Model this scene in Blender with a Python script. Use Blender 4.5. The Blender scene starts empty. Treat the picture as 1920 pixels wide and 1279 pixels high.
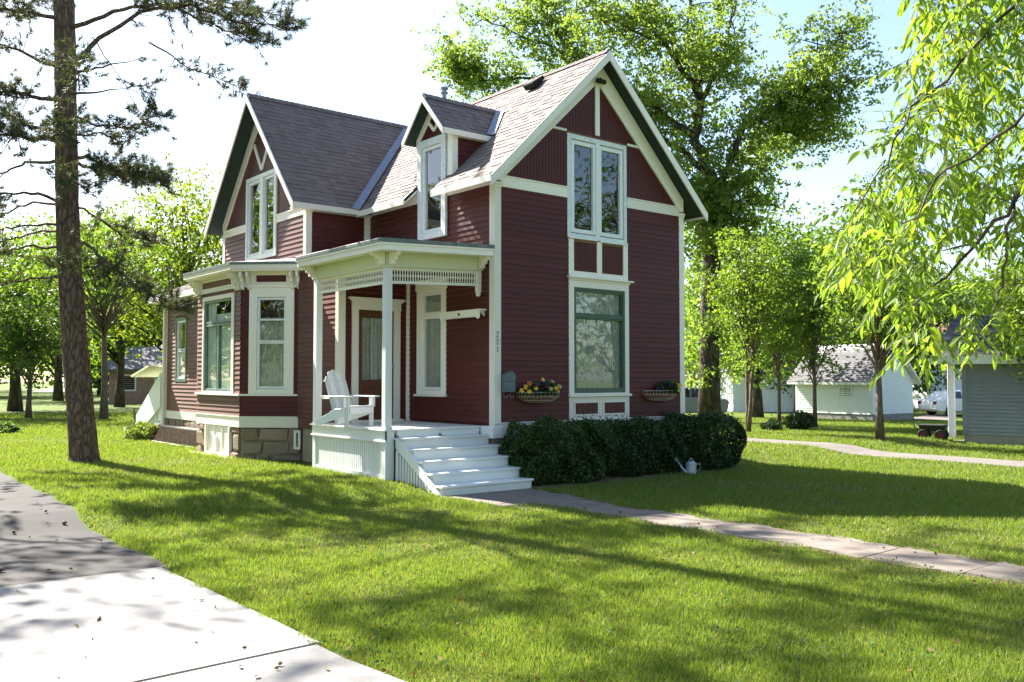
import bpy, bmesh, math, random
import numpy as np
from mathutils import Vector, Matrix
R = math.radians
random.seed(7)
rng = np.random.default_rng(7)
scene = bpy.context.scene
col = scene.collection

# ------------------------------------------------------------------ camera, sky, sun, exposure
CAM = Vector((-9.900, -12.631, 0.8055))
YAW, PITCH, FPX = R(50.82), R(2.31), 1703.0
cam_d = bpy.data.cameras.new('camera')
cam = bpy.data.objects.new('camera', cam_d)
col.objects.link(cam)
cam.location = CAM
cam.rotation_euler = (R(90) + PITCH, 0, YAW - R(90))
cam_d.sensor_width = 36.0
cam_d.lens = 36.0 * FPX / 1920.0
cam_d.clip_start = 0.05
cam_d.clip_end = 2000
scene.camera = cam

SUN_AZ, SUN_EL = R(-79.5), R(43.0)          # azimuth of light travel, elevation
TRAVEL = Vector((math.cos(SUN_AZ) * math.cos(SUN_EL), math.sin(SUN_AZ) * math.cos(SUN_EL), -math.sin(SUN_EL)))
world = bpy.data.worlds.new('World')
scene.world = world
world.use_nodes = True
wn = world.node_tree
sky = wn.nodes.new('ShaderNodeTexSky')
sky.sky_type = 'NISHITA'
sky.sun_disc = False
sky.sun_elevation = SUN_EL
sky.sun_rotation = math.atan2(-TRAVEL.x, -TRAVEL.y)
sky.air_density = 1.0
sky.dust_density = 1.2
sky.ozone_density = 1.0
wn.nodes['Background'].inputs['Strength'].default_value = 0.072
wn.links.new(sky.outputs[0], wn.nodes['Background'].inputs['Color'])
sun_d = bpy.data.lights.new('sun', 'SUN')
sun_d.energy = 5.0
sun_d.angle = R(0.53)
sun_d.color = (1.0, 0.95, 0.86)
sun = bpy.data.objects.new('sun', sun_d)
col.objects.link(sun)
sun.rotation_euler = TRAVEL.to_track_quat('-Z', 'Y').to_euler()
sun.location = (-10, 30, 40)
vs = scene.view_settings
vs.view_transform = 'Standard'
vs.look = 'None'
vs.gamma = 1.0
vs.exposure = 2.2
vs.use_curve_mapping = False

# ------------------------------------------------------------------ helpers
FW = Vector((math.cos(PITCH) * math.cos(YAW), math.cos(PITCH) * math.sin(YAW), math.sin(PITCH)))
RT = Vector((math.sin(YAW), -math.cos(YAW), 0))
UP = RT.cross(FW)

def ray(px, py):
    return FW + RT * ((px - 960) / FPX) - UP * ((py - 639.5) / FPX)

def at(px, py, depth):
    """a point of the place seen in that direction, 'depth' metres ahead"""
    return CAM + ray(px, py) * depth

def sst(t):
    t = min(1.0, max(0.0, t))
    return t * t * (3 - 2 * t)

def gz(x, y):
    z = -0.88 - 0.15 * sst((0.2 - y) / 1.4)
    z -= 0.5 * sst((x - 10.0) / 30.0)
    z += 0.012 * math.sin(x * 0.9 + 1.0) * math.sin(y * 0.7)
    return z

def gzv(x, y):
    s = lambda t: (lambda c: c * c * (3 - 2 * c))(np.clip(t, 0, 1))
    return -0.88 - 0.15 * s((0.2 - y) / 1.4) - 0.5 * s((x - 10.0) / 30.0) + 0.012 * np.sin(x * 0.9 + 1.0) * np.sin(y * 0.7)

def on_ground(px, py):
    d = ray(px, py)
    t = 1.0
    for _ in range(60):
        p = CAM + d * t
        t += (p.z - gz(p.x, p.y)) / -d.z * 0.8
        t = min(t, 300)
    p = CAM + d * t
    return Vector((p.x, p.y, gz(p.x, p.y)))

def depth_of(p):
    return (Vector(p) - CAM).dot(FW)

W = {}

def link(o, parent=None, basis=None):
    col.objects.link(o)
    b = basis if basis is not None else Matrix.Identity(4)
    o.matrix_basis = b
    if parent is not None:
        o.parent = parent
        o.matrix_parent_inverse = W[parent.name].inverted()
    W[o.name] = b
    return o

def tag(o, label=None, cat=None, group=None, kind=None):
    if label: o['label'] = label
    if cat: o['category'] = cat
    if group: o['group'] = group
    if kind: o['kind'] = kind
    return o

def empty(name, loc, label, cat, group=None):
    o = bpy.data.objects.new(name, None)
    o.empty_display_size = 0.3
    link(o, None, Matrix.Translation(Vector(loc)))
    return tag(o, label, cat, group)

def inst(name, me, parent, basis):
    o = bpy.data.objects.new(name, me)
    return link(o, parent, basis)

class MB:
    def __init__(s):
        s.v = []; s.f = []
    def add(s, vs, fs):
        b = len(s.v)
        s.v += [tuple(q) for q in vs]
        s.f += [tuple(i + b for i in q) for q in fs]
        return s
    def hexa(s, p):
        return s.add(p, [(0, 3, 2, 1), (4, 5, 6, 7), (0, 1, 5, 4), (1, 2, 6, 5), (2, 3, 7, 6), (3, 0, 4, 7)])
    def box(s, x0, x1, y0, y1, z0, z1):
        return s.hexa([(x0, y0, z0), (x1, y0, z0), (x1, y1, z0), (x0, y1, z0), (x0, y0, z1), (x1, y0, z1), (x1, y1, z1), (x0, y1, z1)])
    def prism(s, poly, d):
        """poly: list of 3d points, extruded by vector d"""
        n = len(poly); d = Vector(d)
        a = [Vector(q) for q in poly]; b = [q + d for q in a]
        return s.add(a + b, [tuple(range(n))[::-1], tuple(range(n, 2 * n))] + [(i, (i + 1) % n, n + (i + 1) % n, n + i) for i in range(n)])
    def beam(s, a, b, w, h, up=(0, 0, 1)):
        a = Vector(a); b = Vector(b); d = (b - a).normalized(); u = Vector(up)
        sx = d.cross(u)
        if sx.length < 1e-4: sx = d.cross(Vector((1, 0, 0)))
        sx.normalize(); u = sx.cross(d)
        sx = sx * w / 2; u = u * h / 2
        return s.hexa([a - sx - u, a + sx - u, b + sx - u, b - sx - u, a - sx + u, a + sx + u, b + sx + u, b - sx + u])
    def tube(s, pts, rad, n=7, cap=True):
        pts = [Vector(p) for p in pts]
        if not hasattr(rad, '__len__'): rad = [rad] * len(pts)
        base = len(s.v)
        ref = Vector((0.31, 0.17, 0.94))
        for i, p in enumerate(pts):
            d = (pts[min(i + 1, len(pts) - 1)] - pts[max(i - 1, 0)])
            if d.length < 1e-6: d = Vector((0, 0, 1))
            d.normalize()
            a = d.cross(ref)
            if a.length < 0.05: a = d.cross(Vector((1, 0, 0)))
            a.normalize(); b = d.cross(a)
            for k in range(n):
                t = 2 * math.pi * k / n
                s.v.append(tuple(p + (a * math.cos(t) + b * math.sin(t)) * rad[i]))
        for i in range(len(pts) - 1):
            for k in range(n):
                q = (k + 1) % n
                s.f.append((base + i * n + k, base + i * n + q, base + (i + 1) * n + q, base + (i + 1) * n + k))
        if cap:
            s.f.append(tuple(base + k for k in range(n))[::-1])
            s.f.append(tuple(base + (len(pts) - 1) * n + k for k in range(n)))
        return s
    def lathe(s, c, prof, n=16, axis='z'):
        c = Vector(c); base = len(s.v)
        for r, h in prof:
            for k in range(n):
                t = 2 * math.pi * k / n
                a, b = r * math.cos(t), r * math.sin(t)
                q = {'z': (a, b, h), 'x': (h, a, b), 'y': (a, h, b)}[axis]
                s.v.append(tuple(c + Vector(q)))
        for i in range(len(prof) - 1):
            for k in range(n):
                q = (k + 1) % n
                s.f.append((base + i * n + k, base + i * n + q, base + (i + 1) * n + q, base + (i + 1) * n + k))
        s.f.append(tuple(base + k for k in range(n))[::-1])
        s.f.append(tuple(base + (len(prof) - 1) * n + k for k in range(n)))
        return s
    def mesh(s, name, mat, smooth=False, recalc=True, bevel=0):
        me = bpy.data.meshes.new(name)
        me.from_pydata(s.v, [], s.f)
        if recalc or bevel:
            bm = bmesh.new(); bm.from_mesh(me)
            if recalc: bmesh.ops.recalc_face_normals(bm, faces=bm.faces)
            if bevel:
                bmesh.ops.bevel(bm, geom=list(bm.edges), offset=bevel, segments=1, affect='EDGES', clamp_overlap=True)
            bm.to_mesh(me); bm.free()
        if smooth:
            me.polygons.foreach_set('use_smooth', [True] * len(me.polygons))
        me.materials.append(mat)
        return me
    def build(s, name, mat, parent=None, smooth=False, recalc=True, kind=None, bevel=0, basis=None):
        o = bpy.data.objects.new(name, s.mesh(name, mat, smooth, recalc, bevel))
        link(o, parent, basis)
        if kind: o['kind'] = kind
        return o

def np_mesh(name, verts, faces_per, mat, parent=None, kind=None, smooth=False, basis=None):
    """verts (N,3) array; every 'faces_per' verts make one face (3 or 4)"""
    n = len(verts); nf = n // faces_per
    me = bpy.data.meshes.new(name)
    me.vertices.add(n)
    me.vertices.foreach_set('co', np.ascontiguousarray(verts, dtype=np.float32).ravel())
    me.loops.add(n)
    me.loops.foreach_set('vertex_index', np.arange(n, dtype=np.int32))
    me.polygons.add(nf)
    me.polygons.foreach_set('loop_start', np.arange(0, n, faces_per, dtype=np.int32))
    me.update(calc_edges=True)
    me.materials.append(mat)
    if name is None: return me
    o = bpy.data.objects.new(name, me)
    link(o, parent, basis)
    if kind: o['kind'] = kind
    return o

# ------------------------------------------------------------------ materials
class NT:
    def __init__(s, name):
        s.m = bpy.data.materials.new(name); s.m.use_nodes = True
        s.t = s.m.node_tree; s.b = s.t.nodes['Principled BSDF']; s.out = s.t.nodes['Material Output']
    def n(s, kind, **kw):
        q = s.t.nodes.new(kind)
        for k, v in kw.items(): setattr(q, k, v)
        return q
    def l(s, a, b): s.t.links.new(a, b)
    def coord(s, scale=(1, 1, 1), kind='Object'):
        tc = s.n('ShaderNodeTexCoord'); mp = s.n('ShaderNodeMapping')
        mp.inputs['Scale'].default_value = scale
        s.l(tc.outputs[kind], mp.inputs['Vector'])
        return mp.outputs[0]
    def noise(s, scale, detail=4, vec=None, rough=0.55):
        q = s.n('ShaderNodeTexNoise'); q.inputs['Scale'].default_value = scale
        q.inputs['Detail'].default_value = detail; q.inputs['Roughness'].default_value = rough
        if vec is not None: s.l(vec, q.inputs['Vector'])
        return q.outputs['Fac']
    def ramp(s, fac, stops):
        q = s.n('ShaderNodeValToRGB')
        e = q.color_ramp.elements
        while len(e) < len(stops): e.new(0.5)
        for i, (p, c) in enumerate(stops):
            e[i].position = p; e[i].color = tuple(c) + (1,) if len(c) == 3 else c
        s.l(fac, q.inputs[0])
        return q.outputs[0]
    def mix(s, fac, a, b, mode='MIX'):
        q = s.n('ShaderNodeMix', data_type='RGBA', blend_type=mode)
        if isinstance(fac, (int, float)): q.inputs[0].default_value = fac
        else: s.l(fac, q.inputs[0])
        for sock, v in ((q.inputs[6], a), (q.inputs[7], b)):
            if isinstance(v, (tuple, list)): sock.default_value = tuple(v) + (1,) if len(v) == 3 else v
            else: s.l(v, sock)
        return q.outputs[2]
    def math(s, op, a, b=0.5):
        q = s.n('ShaderNodeMath', operation=op)
        for sock, v in ((q.inputs[0], a), (q.inputs[1], b)):
            if isinstance(v, (int, float)): sock.default_value = v
            else: s.l(v, sock)
        return q.outputs[0]
    def bump(s, h, strength=0.3, dist=0.01):
        q = s.n('ShaderNodeBump'); q.inputs['Strength'].default_value = strength; q.inputs['Distance'].default_value = dist
        s.l(h, q.inputs['Height']); s.l(q.outputs[0], s.b.inputs['Normal'])
    def col(s, c):
        if isinstance(c, (tuple, list)): s.b.inputs['Base Color'].default_value = tuple(c) + (1,)
        else: s.l(c, s.b.inputs['Base Color'])
    def rough(s, r, spec=None):
        if isinstance(r, (int, float)): s.b.inputs['Roughness'].default_value = r
        else: s.l(r, s.b.inputs['Roughness'])
        if spec is not None: s.b.inputs['Specular IOR Level'].default_value = spec

def plain(name, c, rough=0.5, var=0.12, scale=6.0, spec=0.5, bump=0.0, metal=0.0, stretch=(1, 1, 1)):
    m = NT(name)
    v = m.coord(stretch)
    f = m.noise(scale, 5, v)
    lo = tuple(q * (1 - var) for q in c); hi = tuple(min(1, q * (1 + var)) for q in c)
    m.col(m.ramp(f, [(0.3, lo), (0.7, hi)]))
    m.rough(rough, spec)
    m.b.inputs['Metallic'].default_value = metal
    if bump: m.bump(m.noise(scale * 8, 4, v), bump, 0.004)
    return m.m

M = {}
def paint(name, c, dirt, rough=0.42, spec=0.5, sun_sheen=0.0):
    """painted wood: fine grain, a little weathering, faint variation from board to board"""
    m = NT(name)
    v = m.coord()
    big = m.noise(0.8, 4, v); fine = m.noise(55, 3, v)
    info = m.n('ShaderNodeObjectInfo')
    c1 = m.mix(m.math('MULTIPLY', big, 0.45), c, dirt)
    hsv = m.n('ShaderNodeHueSaturation'); m.l(c1, hsv.inputs['Color'])
    val = m.n('ShaderNodeMath', operation='MULTIPLY_ADD'); m.l(info.outputs['Random'], val.inputs[0]); val.inputs[1].default_value = 0.30; val.inputs[2].default_value = 0.85
    m.l(val.outputs[0], hsv.inputs['Value'])
    spots = m.ramp(m.noise(9, 6, v, 0.7), [(0.66, (0, 0, 0)), (0.74, (1, 1, 1))])
    m.col(m.mix(m.math('MULTIPLY', spots, 0.45), hsv.outputs[0], tuple(q * 0.8 for q in dirt)))
    m.rough(rough, spec)
    if sun_sheen:                                 # pale sheen added to the paint colour to brighten boards in grazing sun
        m.b.inputs['Sheen Weight'].default_value = sun_sheen; m.b.inputs['Sheen Roughness'].default_value = 0.28; m.b.inputs['Sheen Tint'].default_value = (1.0, 0.84, 0.76, 1)
    m.bump(fine, 0.25, 0.002)
    return m.m
M['red'] = paint('red_siding_paint', (0.088, 0.0095, 0.0075), (0.064, 0.012, 0.009), 0.5, 0.30, 0.9)
M['white'] = paint('cream_white_trim_paint', (0.88, 0.82, 0.73), (0.66, 0.60, 0.51), 0.45)
M['porchwhite'] = paint('white_porch_paint', (0.80, 0.80, 0.785), (0.62, 0.61, 0.58), 0.38)
M['cream'] = paint('cream_porch_ceiling_paint', (0.72, 0.72, 0.52), (0.6, 0.6, 0.42), 0.5)
M['soffit'] = plain('dark_green_soffit', (0.012, 0.030, 0.020), 0.6, 0.2)
M['green'] = plain('green_window_frame', (0.055, 0.10, 0.066), 0.45, 0.15)
M['sage'] = plain('grey_green_storm_frame', (0.13, 0.20, 0.17), 0.45, 0.15)
M['newwrap'] = plain('new_window_wrap', (0.72, 0.74, 0.76), 0.5, 0.12, 14)
M['vinyl'] = plain('white_window_sash', (0.80, 0.81, 0.80), 0.35, 0.04)
M['rawwood'] = plain('bare_wood', (0.20, 0.10, 0.04), 0.7, 0.4, 20)
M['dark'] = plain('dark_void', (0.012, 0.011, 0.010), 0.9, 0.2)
M['doorwood'] = plain('stained_wood_door', (0.11, 0.034, 0.014), 0.35, 0.35, 5, stretch=(6, 6, 0.6))
M['metal'] = plain('grey_metal', (0.32, 0.34, 0.37), 0.4, 0.15, 8, metal=0.6)
M['flash'] = plain('galvanised_flashing', (0.24, 0.265, 0.33), 0.5, 0.15, 8, metal=0.2)
M['edge'] = plain('dark_membrane_edge', (0.13, 0.155, 0.14), 0.55, 0.35, 9)
M['membrane'] = plain('flat_roof_membrane', (0.20, 0.20, 0.21), 0.6, 0.3, 5)
M['interior'] = plain('interior_plaster', (0.25, 0.23, 0.2), 0.8, 0.1)

def shingle_mat(name, a, b, c):
    m = NT(name)
    geo = m.n('ShaderNodeNewGeometry')
    base = m.ramp(geo.outputs['Random Per Island'], [(0.0, a), (0.45, b), (1.0, c)])
    v = m.coord()
    spk = m.noise(160, 2, v)
    big = m.noise(0.7, 3, v)
    c1 = m.mix(m.math('MULTIPLY', spk, 0.6), base, (0.07, 0.055, 0.052))
    m.col(m.mix(m.math('MULTIPLY', big, 0.4), c1, tuple(q * 0.8 for q in b)))
    m.rough(0.85, 0.3)
    m.bump(spk, 0.5, 0.004)
    return m.m
M['shingle'] = shingle_mat('brown_asphalt_shingle', (0.18, 0.14, 0.13), (0.225, 0.18, 0.168), (0.265, 0.215, 0.20))
M['shingle_grey'] = shingle_mat('grey_asphalt_shingle', (0.13, 0.125, 0.13), (0.155, 0.15, 0.155), (0.18, 0.175, 0.18))
M['shingle_dark'] = shingle_mat('dark_blue_shingle', (0.03, 0.035, 0.05), (0.045, 0.05, 0.068), (0.06, 0.066, 0.085))
M['redroof'] = plain('faded_red_roof', (0.30, 0.13, 0.10), 0.7, 0.2)

def glass_mat():
    m = NT('window_glass')
    t = m.t; t.nodes.remove(m.b)
    gl = m.n('ShaderNodeBsdfGlossy'); gl.inputs['Roughness'].default_value = 0.015; gl.inputs['Color'].default_value = (0.95, 0.98, 0.97, 1)
    tr = m.n('ShaderNodeBsdfTransparent'); tr.inputs['Color'].default_value = (0.96, 0.98, 0.97, 1)
    fr = m.n('ShaderNodeFresnel'); fr.inputs['IOR'].default_value = 1.8
    bp = m.n('ShaderNodeBump'); bp.inputs['Strength'].default_value = 0.06; bp.inputs['Distance'].default_value = 0.03
    tc = m.n('ShaderNodeTexCoord'); nz = m.n('ShaderNodeTexNoise'); nz.inputs['Scale'].default_value = 1.6
    m.l(tc.outputs['Object'], nz.inputs['Vector']); m.l(nz.outputs['Fac'], bp.inputs['Height']); m.l(bp.outputs[0], gl.inputs['Normal'])
    k = m.math('MULTIPLY', fr.outputs[0], 1.15)
    k = m.math('ADD', k, 0.02)
    k = m.math('MINIMUM', k, 1.0)
    geo = m.n('ShaderNodeNewGeometry'); k = m.math('MULTIPLY', k, m.math('SUBTRACT', 1.0, geo.outputs['Backfacing']))
    mx = m.n('ShaderNodeMixShader')
    m.l(k, mx.inputs[0]); m.l(tr.outputs[0], mx.inputs[1]); m.l(gl.outputs[0], mx.inputs[2]); m.l(mx.outputs[0], m.out.inputs['Surface'])
    return m.m
M['glass'] = glass_mat()

def lace_mat():
    m = NT('lace_curtain')
    v = m.coord()
    vo = m.n('ShaderNodeTexVoronoi'); vo.inputs['Scale'].default_value = 26; m.l(v, vo.inputs['Vector'])
    hole = m.ramp(vo.outputs['Distance'], [(0.25, (0, 0, 0)), (0.40, (1, 1, 1))])
    tr = m.n('ShaderNodeBsdfTransparent'); mx = m.n('ShaderNodeMixShader')
    m.col((0.50, 0.50, 0.44)); m.rough(0.9, 0.1)
    m.l(m.math('MULTIPLY', hole, 0.35), mx.inputs[0]); m.l(m.b.outputs[0], mx.inputs[1]); m.l(tr.outputs[0], mx.inputs[2])
    m.l(mx.outputs[0], m.out.inputs['Surface'])
    return m.m
M['lace'] = lace_mat()
M['sheer'] = plain('pale_curtain', (0.72, 0.76, 0.70), 0.9, 0.15, 3)

def leaf_mat(name, a, b, c, trans=0.45, rough=0.45):
    m = NT(name)
    geo = m.n('ShaderNodeNewGeometry')
    base = m.ramp(geo.outputs['Random Per Island'], [(0.0, a), (0.5, b), (1.0, c)])
    m.col(base); m.rough(rough, 0.35)
    tl = m.n('ShaderNodeBsdfTranslucent')
    warm = m.mix(1.0, base, (1.25, 1.25, 0.6), 'MULTIPLY')
    m.l(warm, tl.inputs['Color'])
    mx = m.n('ShaderNodeMixShader'); mx.inputs[0].default_value = trans
    m.l(m.b.outputs[0], mx.inputs[1]); m.l(tl.outputs[0], mx.inputs[2]); m.l(mx.outputs[0], m.out.inputs['Surface'])
    return m.m
M['oakleaf'] = leaf_mat('oak_leaf', (0.13, 0.205, 0.045), (0.175, 0.26, 0.055), (0.24, 0.30, 0.08), 0.68)
M['mapleleaf'] = leaf_mat('maple_leaf', (0.09, 0.165, 0.025), (0.125, 0.205, 0.03), (0.17, 0.235, 0.04), 0.58)
M['younglf'] = leaf_mat('young_tree_leaf', (0.10, 0.175, 0.022), (0.14, 0.215, 0.028), (0.19, 0.25, 0.04), 0.6)
M['darkleaf'] = leaf_mat('dark_tree_leaf', (0.055, 0.11, 0.022), (0.08, 0.145, 0.028), (0.11, 0.17, 0.04), 0.52)
M['limeleaf'] = leaf_mat('lime_leaf', (0.13, 0.19, 0.022), (0.17, 0.23, 0.028), (0.21, 0.255, 0.035), 0.58)
M['ashleaf'] = leaf_mat('ash_leaf', (0.12, 0.215, 0.026), (0.175, 0.28, 0.034), (0.25, 0.33, 0.05), 0.68, 0.5)
M['hedgeleaf'] = leaf_mat('hedge_leaf', (0.022, 0.050, 0.014), (0.034, 0.072, 0.018), (0.055, 0.10, 0.028), 0.25, 0.4)
M['hedgeleaf2'] = leaf_mat('hedge_leaf_light', (0.030, 0.065, 0.016), (0.048, 0.092, 0.022), (0.085, 0.14, 0.035), 0.3, 0.4)
M['needle'] = leaf_mat('pine_needle', (0.050, 0.070, 0.032), (0.075, 0.095, 0.045), (0.13, 0.12, 0.065), 0.3, 0.5)
M['blade'] = leaf_mat('grass_blade', (0.105, 0.175, 0.024), (0.155, 0.225, 0.034), (0.25, 0.28, 0.075), 0.5, 0.5)
M['straw'] = leaf_mat('dry_grass_blade', (0.20, 0.18, 0.07), (0.28, 0.24, 0.11), (0.34, 0.31, 0.16), 0.35, 0.6)
M['weed'] = leaf_mat('pale_weed', (0.14, 0.20, 0.04), (0.18, 0.24, 0.05), (0.22, 0.26, 0.07), 0.4, 0.5)

def bark(name, a, b, scale=9, stretch=(1, 1, 0.22), bs=0.9):
    m = NT(name)
    v = m.coord(stretch)
    vo = m.n('ShaderNodeTexVoronoi'); vo.feature = 'DISTANCE_TO_EDGE'; vo.inputs['Scale'].default_value = scale
    nz = m.noise(scale * 2.5, 6, v, 0.65)
    wv = m.n('ShaderNodeMix', data_type='VECTOR'); wv.inputs[0].default_value = 0.12; m.l(v, wv.inputs[4]); nc = m.n('ShaderNodeTexNoise'); nc.inputs['Scale'].default_value = scale * 0.8; m.l(v, nc.inputs['Vector']); m.l(nc.outputs['Color'], wv.inputs[5]); m.l(wv.outputs[1], vo.inputs['Vector'])
    h = m.math('ADD', m.math('MULTIPLY', m.math('MINIMUM', vo.outputs['Distance'], 0.22), 2.4), m.math('MULTIPLY', nz, 0.7))
    m.col(m.ramp(h, [(0.28, a), (0.85, b)]))
    m.rough(0.9, 0.2); m.bump(h, bs, 0.035)
    return m.m
M['pinebark'] = bark('pine_bark', (0.055, 0.037, 0.029), (0.20, 0.132, 0.104), 14, (1, 1, 0.3))
M['oakbark'] = bark('oak_bark', (0.032, 0.024, 0.019), (0.10, 0.078, 0.06), 6)
M['youngbark'] = bark('young_bark', (0.08, 0.06, 0.045), (0.17, 0.13, 0.095), 14, bs=0.4)

def lawn_mat():
    m = NT('lawn_grass')
    v = m.coord()
    a = m.noise(0.35, 5, v); b = m.noise(2.2, 5, v, 0.65); f = m.noise(45, 4, v, 0.7)
    c1 = m.ramp(a, [(0.3, (0.085, 0.13, 0.018)), (0.7, (0.13, 0.17, 0.028))])
    c2 = m.mix(m.ramp(b, [(0.60, (0, 0, 0)), (0.78, (1, 1, 1))]), c1, (0.15, 0.125, 0.055))
    m.col(m.mix(m.math('MULTIPLY', f, 0.7), c2, (0.035, 0.055, 0.010)))
    m.rough(0.9, 0.15); m.bump(f, 0.8, 0.03)
    return m.m
M['lawn'] = lawn_mat()

def concrete(name, a, b, stain, scale=1.2):
    m = NT(name)
    v = m.coord()
    c = m.ramp(m.noise(scale, 6, v, 0.6), [(0.3, a), (0.7, b)])
    sp = m.noise(90, 3, v, 0.7)
    st = m.ramp(m.noise(2.7, 6, v, 0.7), [(0.56, (0, 0, 0)), (0.75, (1, 1, 1))])
    c = m.mix(m.math('MULTIPLY', st, 0.5), c, stain)
    m.col(m.mix(m.math('MULTIPLY', sp, 0.35), c, tuple(q * 0.55 for q in a)))
    m.rough(0.85, 0.25); m.bump(sp, 0.4, 0.004)
    return m.m
M['concrete'] = concrete('pale_concrete', (0.24, 0.225, 0.21), (0.31, 0.295, 0.28), (0.20, 0.17, 0.15))
M['oldpath'] = concrete('old_path_concrete', (0.17, 0.14, 0.12), (0.24, 0.20, 0.17), (0.12, 0.09, 0.07), 3)
M['asphalt'] = concrete('worn_asphalt', (0.040, 0.035, 0.033), (0.060, 0.053, 0.050), (0.10, 0.08, 0.065), 2)
M['alley'] = concrete('alley_gravel', (0.15, 0.13, 0.115), (0.20, 0.175, 0.155), (0.13, 0.11, 0.09), 2)
M['dirt'] = concrete('bare_dirt', (0.15, 0.105, 0.07), (0.22, 0.16, 0.11), (0.1, 0.07, 0.045), 4)
M['mortar'] = concrete('old_mortar', (0.27, 0.23, 0.17), (0.36, 0.31, 0.235), (0.19, 0.15, 0.11), 5)
M['blockbase'] = concrete('grey_foundation', (0.25, 0.24, 0.22), (0.33, 0.31, 0.29), (0.17, 0.15, 0.13), 3)

def stone_mat():
    m = NT('field_stone')
    info = m.n('ShaderNodeObjectInfo')
    v = m.coord()
    base = m.ramp(info.outputs['Random'], [(0.0, (0.26, 0.18, 0.12)), (0.35, (0.40, 0.30, 0.20)), (0.7, (0.31, 0.235, 0.17)), (1.0, (0.42, 0.26, 0.18))])
    n1 = m.noise(6, 7, v, 0.7)
    m.col(m.mix(m.math('MULTIPLY', n1, 0.8), base, (0.13, 0.10, 0.075)))
    m.rough(0.85, 0.25); m.bump(m.noise(14, 6, v, 0.7), 0.8, 0.02)
    return m.m
M['stone'] = stone_mat()

# ------------------------------------------------------------------ ground, drive, paths
def grid_axis(lo, hi, fine_lo, fine_hi, step):
    a = np.arange(fine_lo, fine_hi + 1e-6, step)
    l = fine_lo - np.geomspace(step, fine_lo - lo, 22)[::-1]
    h = fine_hi + np.geomspace(step, hi - fine_hi, 22)
    return np.concatenate([l, a, h])
gx = grid_axis(-420, 420, -14, 22, 0.3)
gy = grid_axis(-420, 420, -14, 18, 0.3)
GX, GY = np.meshgrid(gx, gy)
GZ = gzv(GX, GY)
nxg, nyg = len(gx), len(gy)
gv = np.stack([GX.ravel(), GY.ravel(), GZ.ravel()], 1)
gi = np.arange(nxg * nyg).reshape(nyg, nxg)
quads = np.stack([gi[:-1, :-1], gi[:-1, 1:], gi[1:, 1:], gi[1:, :-1]], -1).reshape(-1, 4)
gme = bpy.data.meshes.new('lawn')
gme.vertices.add(len(gv)); gme.vertices.foreach_set('co', gv.astype(np.float32).ravel())
gme.loops.add(quads.size); gme.loops.foreach_set('vertex_index', quads.astype(np.int32).ravel())
gme.polygons.add(len(quads)); gme.polygons.foreach_set('loop_start', np.arange(0, quads.size, 4, dtype=np.int32))
gme.update(calc_edges=True); gme.materials.append(M['lawn'])
gme.polygons.foreach_set('use_smooth', [True] * len(gme.polygons))
lawn = link(bpy.data.objects.new('lawn', gme))
lawn['kind'] = 'structure'

def patch(name, left, right, lift, mat, sub=0.35, kind='structure', parent=None, thick=0.06):
    """a strip between two polylines laid on the terrain, with a small edge thickness"""
    n = len(left); mb = MB()
    L = [Vector((a[0], a[1], 0)) for a in left]; Rr = [Vector((a[0], a[1], 0)) for a in right]
    cols = max(2, int(max((a - b).length for a, b in zip(L, Rr)) / sub) + 1)
    idx = []
    for a, b in zip(L, Rr):
        row = []
        for k in range(cols):
            p = a.lerp(b, k / (cols - 1))
            row.append(len(mb.v)); mb.v.append((p.x, p.y, gz(p.x, p.y) + lift))
        idx.append(row)
    for i in range(n - 1):
        for k in range(cols - 1):
            mb.f.append((idx[i][k], idx[i][k + 1], idx[i + 1][k + 1], idx[i + 1][k]))
    loop = idx[0] + [r[-1] for r in idx[1:]] + idx[-1][::-1][1:] + [r[0] for r in idx[1:-1]][::-1]
    b0 = len(mb.v)
    for i in loop:
        q = mb.v[i]; mb.v.append((q[0], q[1], q[2] - thick))
    m = len(loop)
    for i in range(m):
        j = (i + 1) % m
        mb.f.append((loop[i], loop[j], b0 + j, b0 + i))
    o = mb.build(name, mat, parent)
    if kind: o['kind'] = kind
    return o

def ragged(x, ys, amp, seed):
    r = random.Random(seed)
    return [(x + r.uniform(-amp, amp), y) for y in ys]

DRX = -6.95
ys = [-3.62 + 0.3 * i for i in range(90)]
def asphalt_edge(y):
    return DRX + 0.08 + 0.02 * math.sin(y * 1.3) + 0.025 * math.sin(y * 4.1 + 1) + 0.02 * math.sin(y * 9.3) + 0.03 * max(0, y)
asph = patch('asphalt_drive', [(-11.6, y) for y in ys], [(asphalt_edge(y), y) for y in ys], 0.006, M['asphalt'], 0.5)
drive = patch('driveway', [(-12, y) for y in (-3.75, -9, -16.4)], [(DRX - 0.05, y) for y in (-3.75, -9, -16.4)], 0.004, M['dirt'], 1.0)
for k, (ya, yb) in enumerate(((-6.93, -3.66), (-10.15, -6.96), (-13.35, -10.18), (-16.4, -13.38))):
    yy = list(np.linspace(ya, yb, 10))
    o = patch('concrete_slab', [(-12.2, y) for y in yy], [(DRX + (0.04 * math.sin(y * 3 + k) if k else 0), y) for y in yy], 0.022 - 0.004 * (k % 2), M['concrete'], 0.6, None, drive, 0.05)

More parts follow.
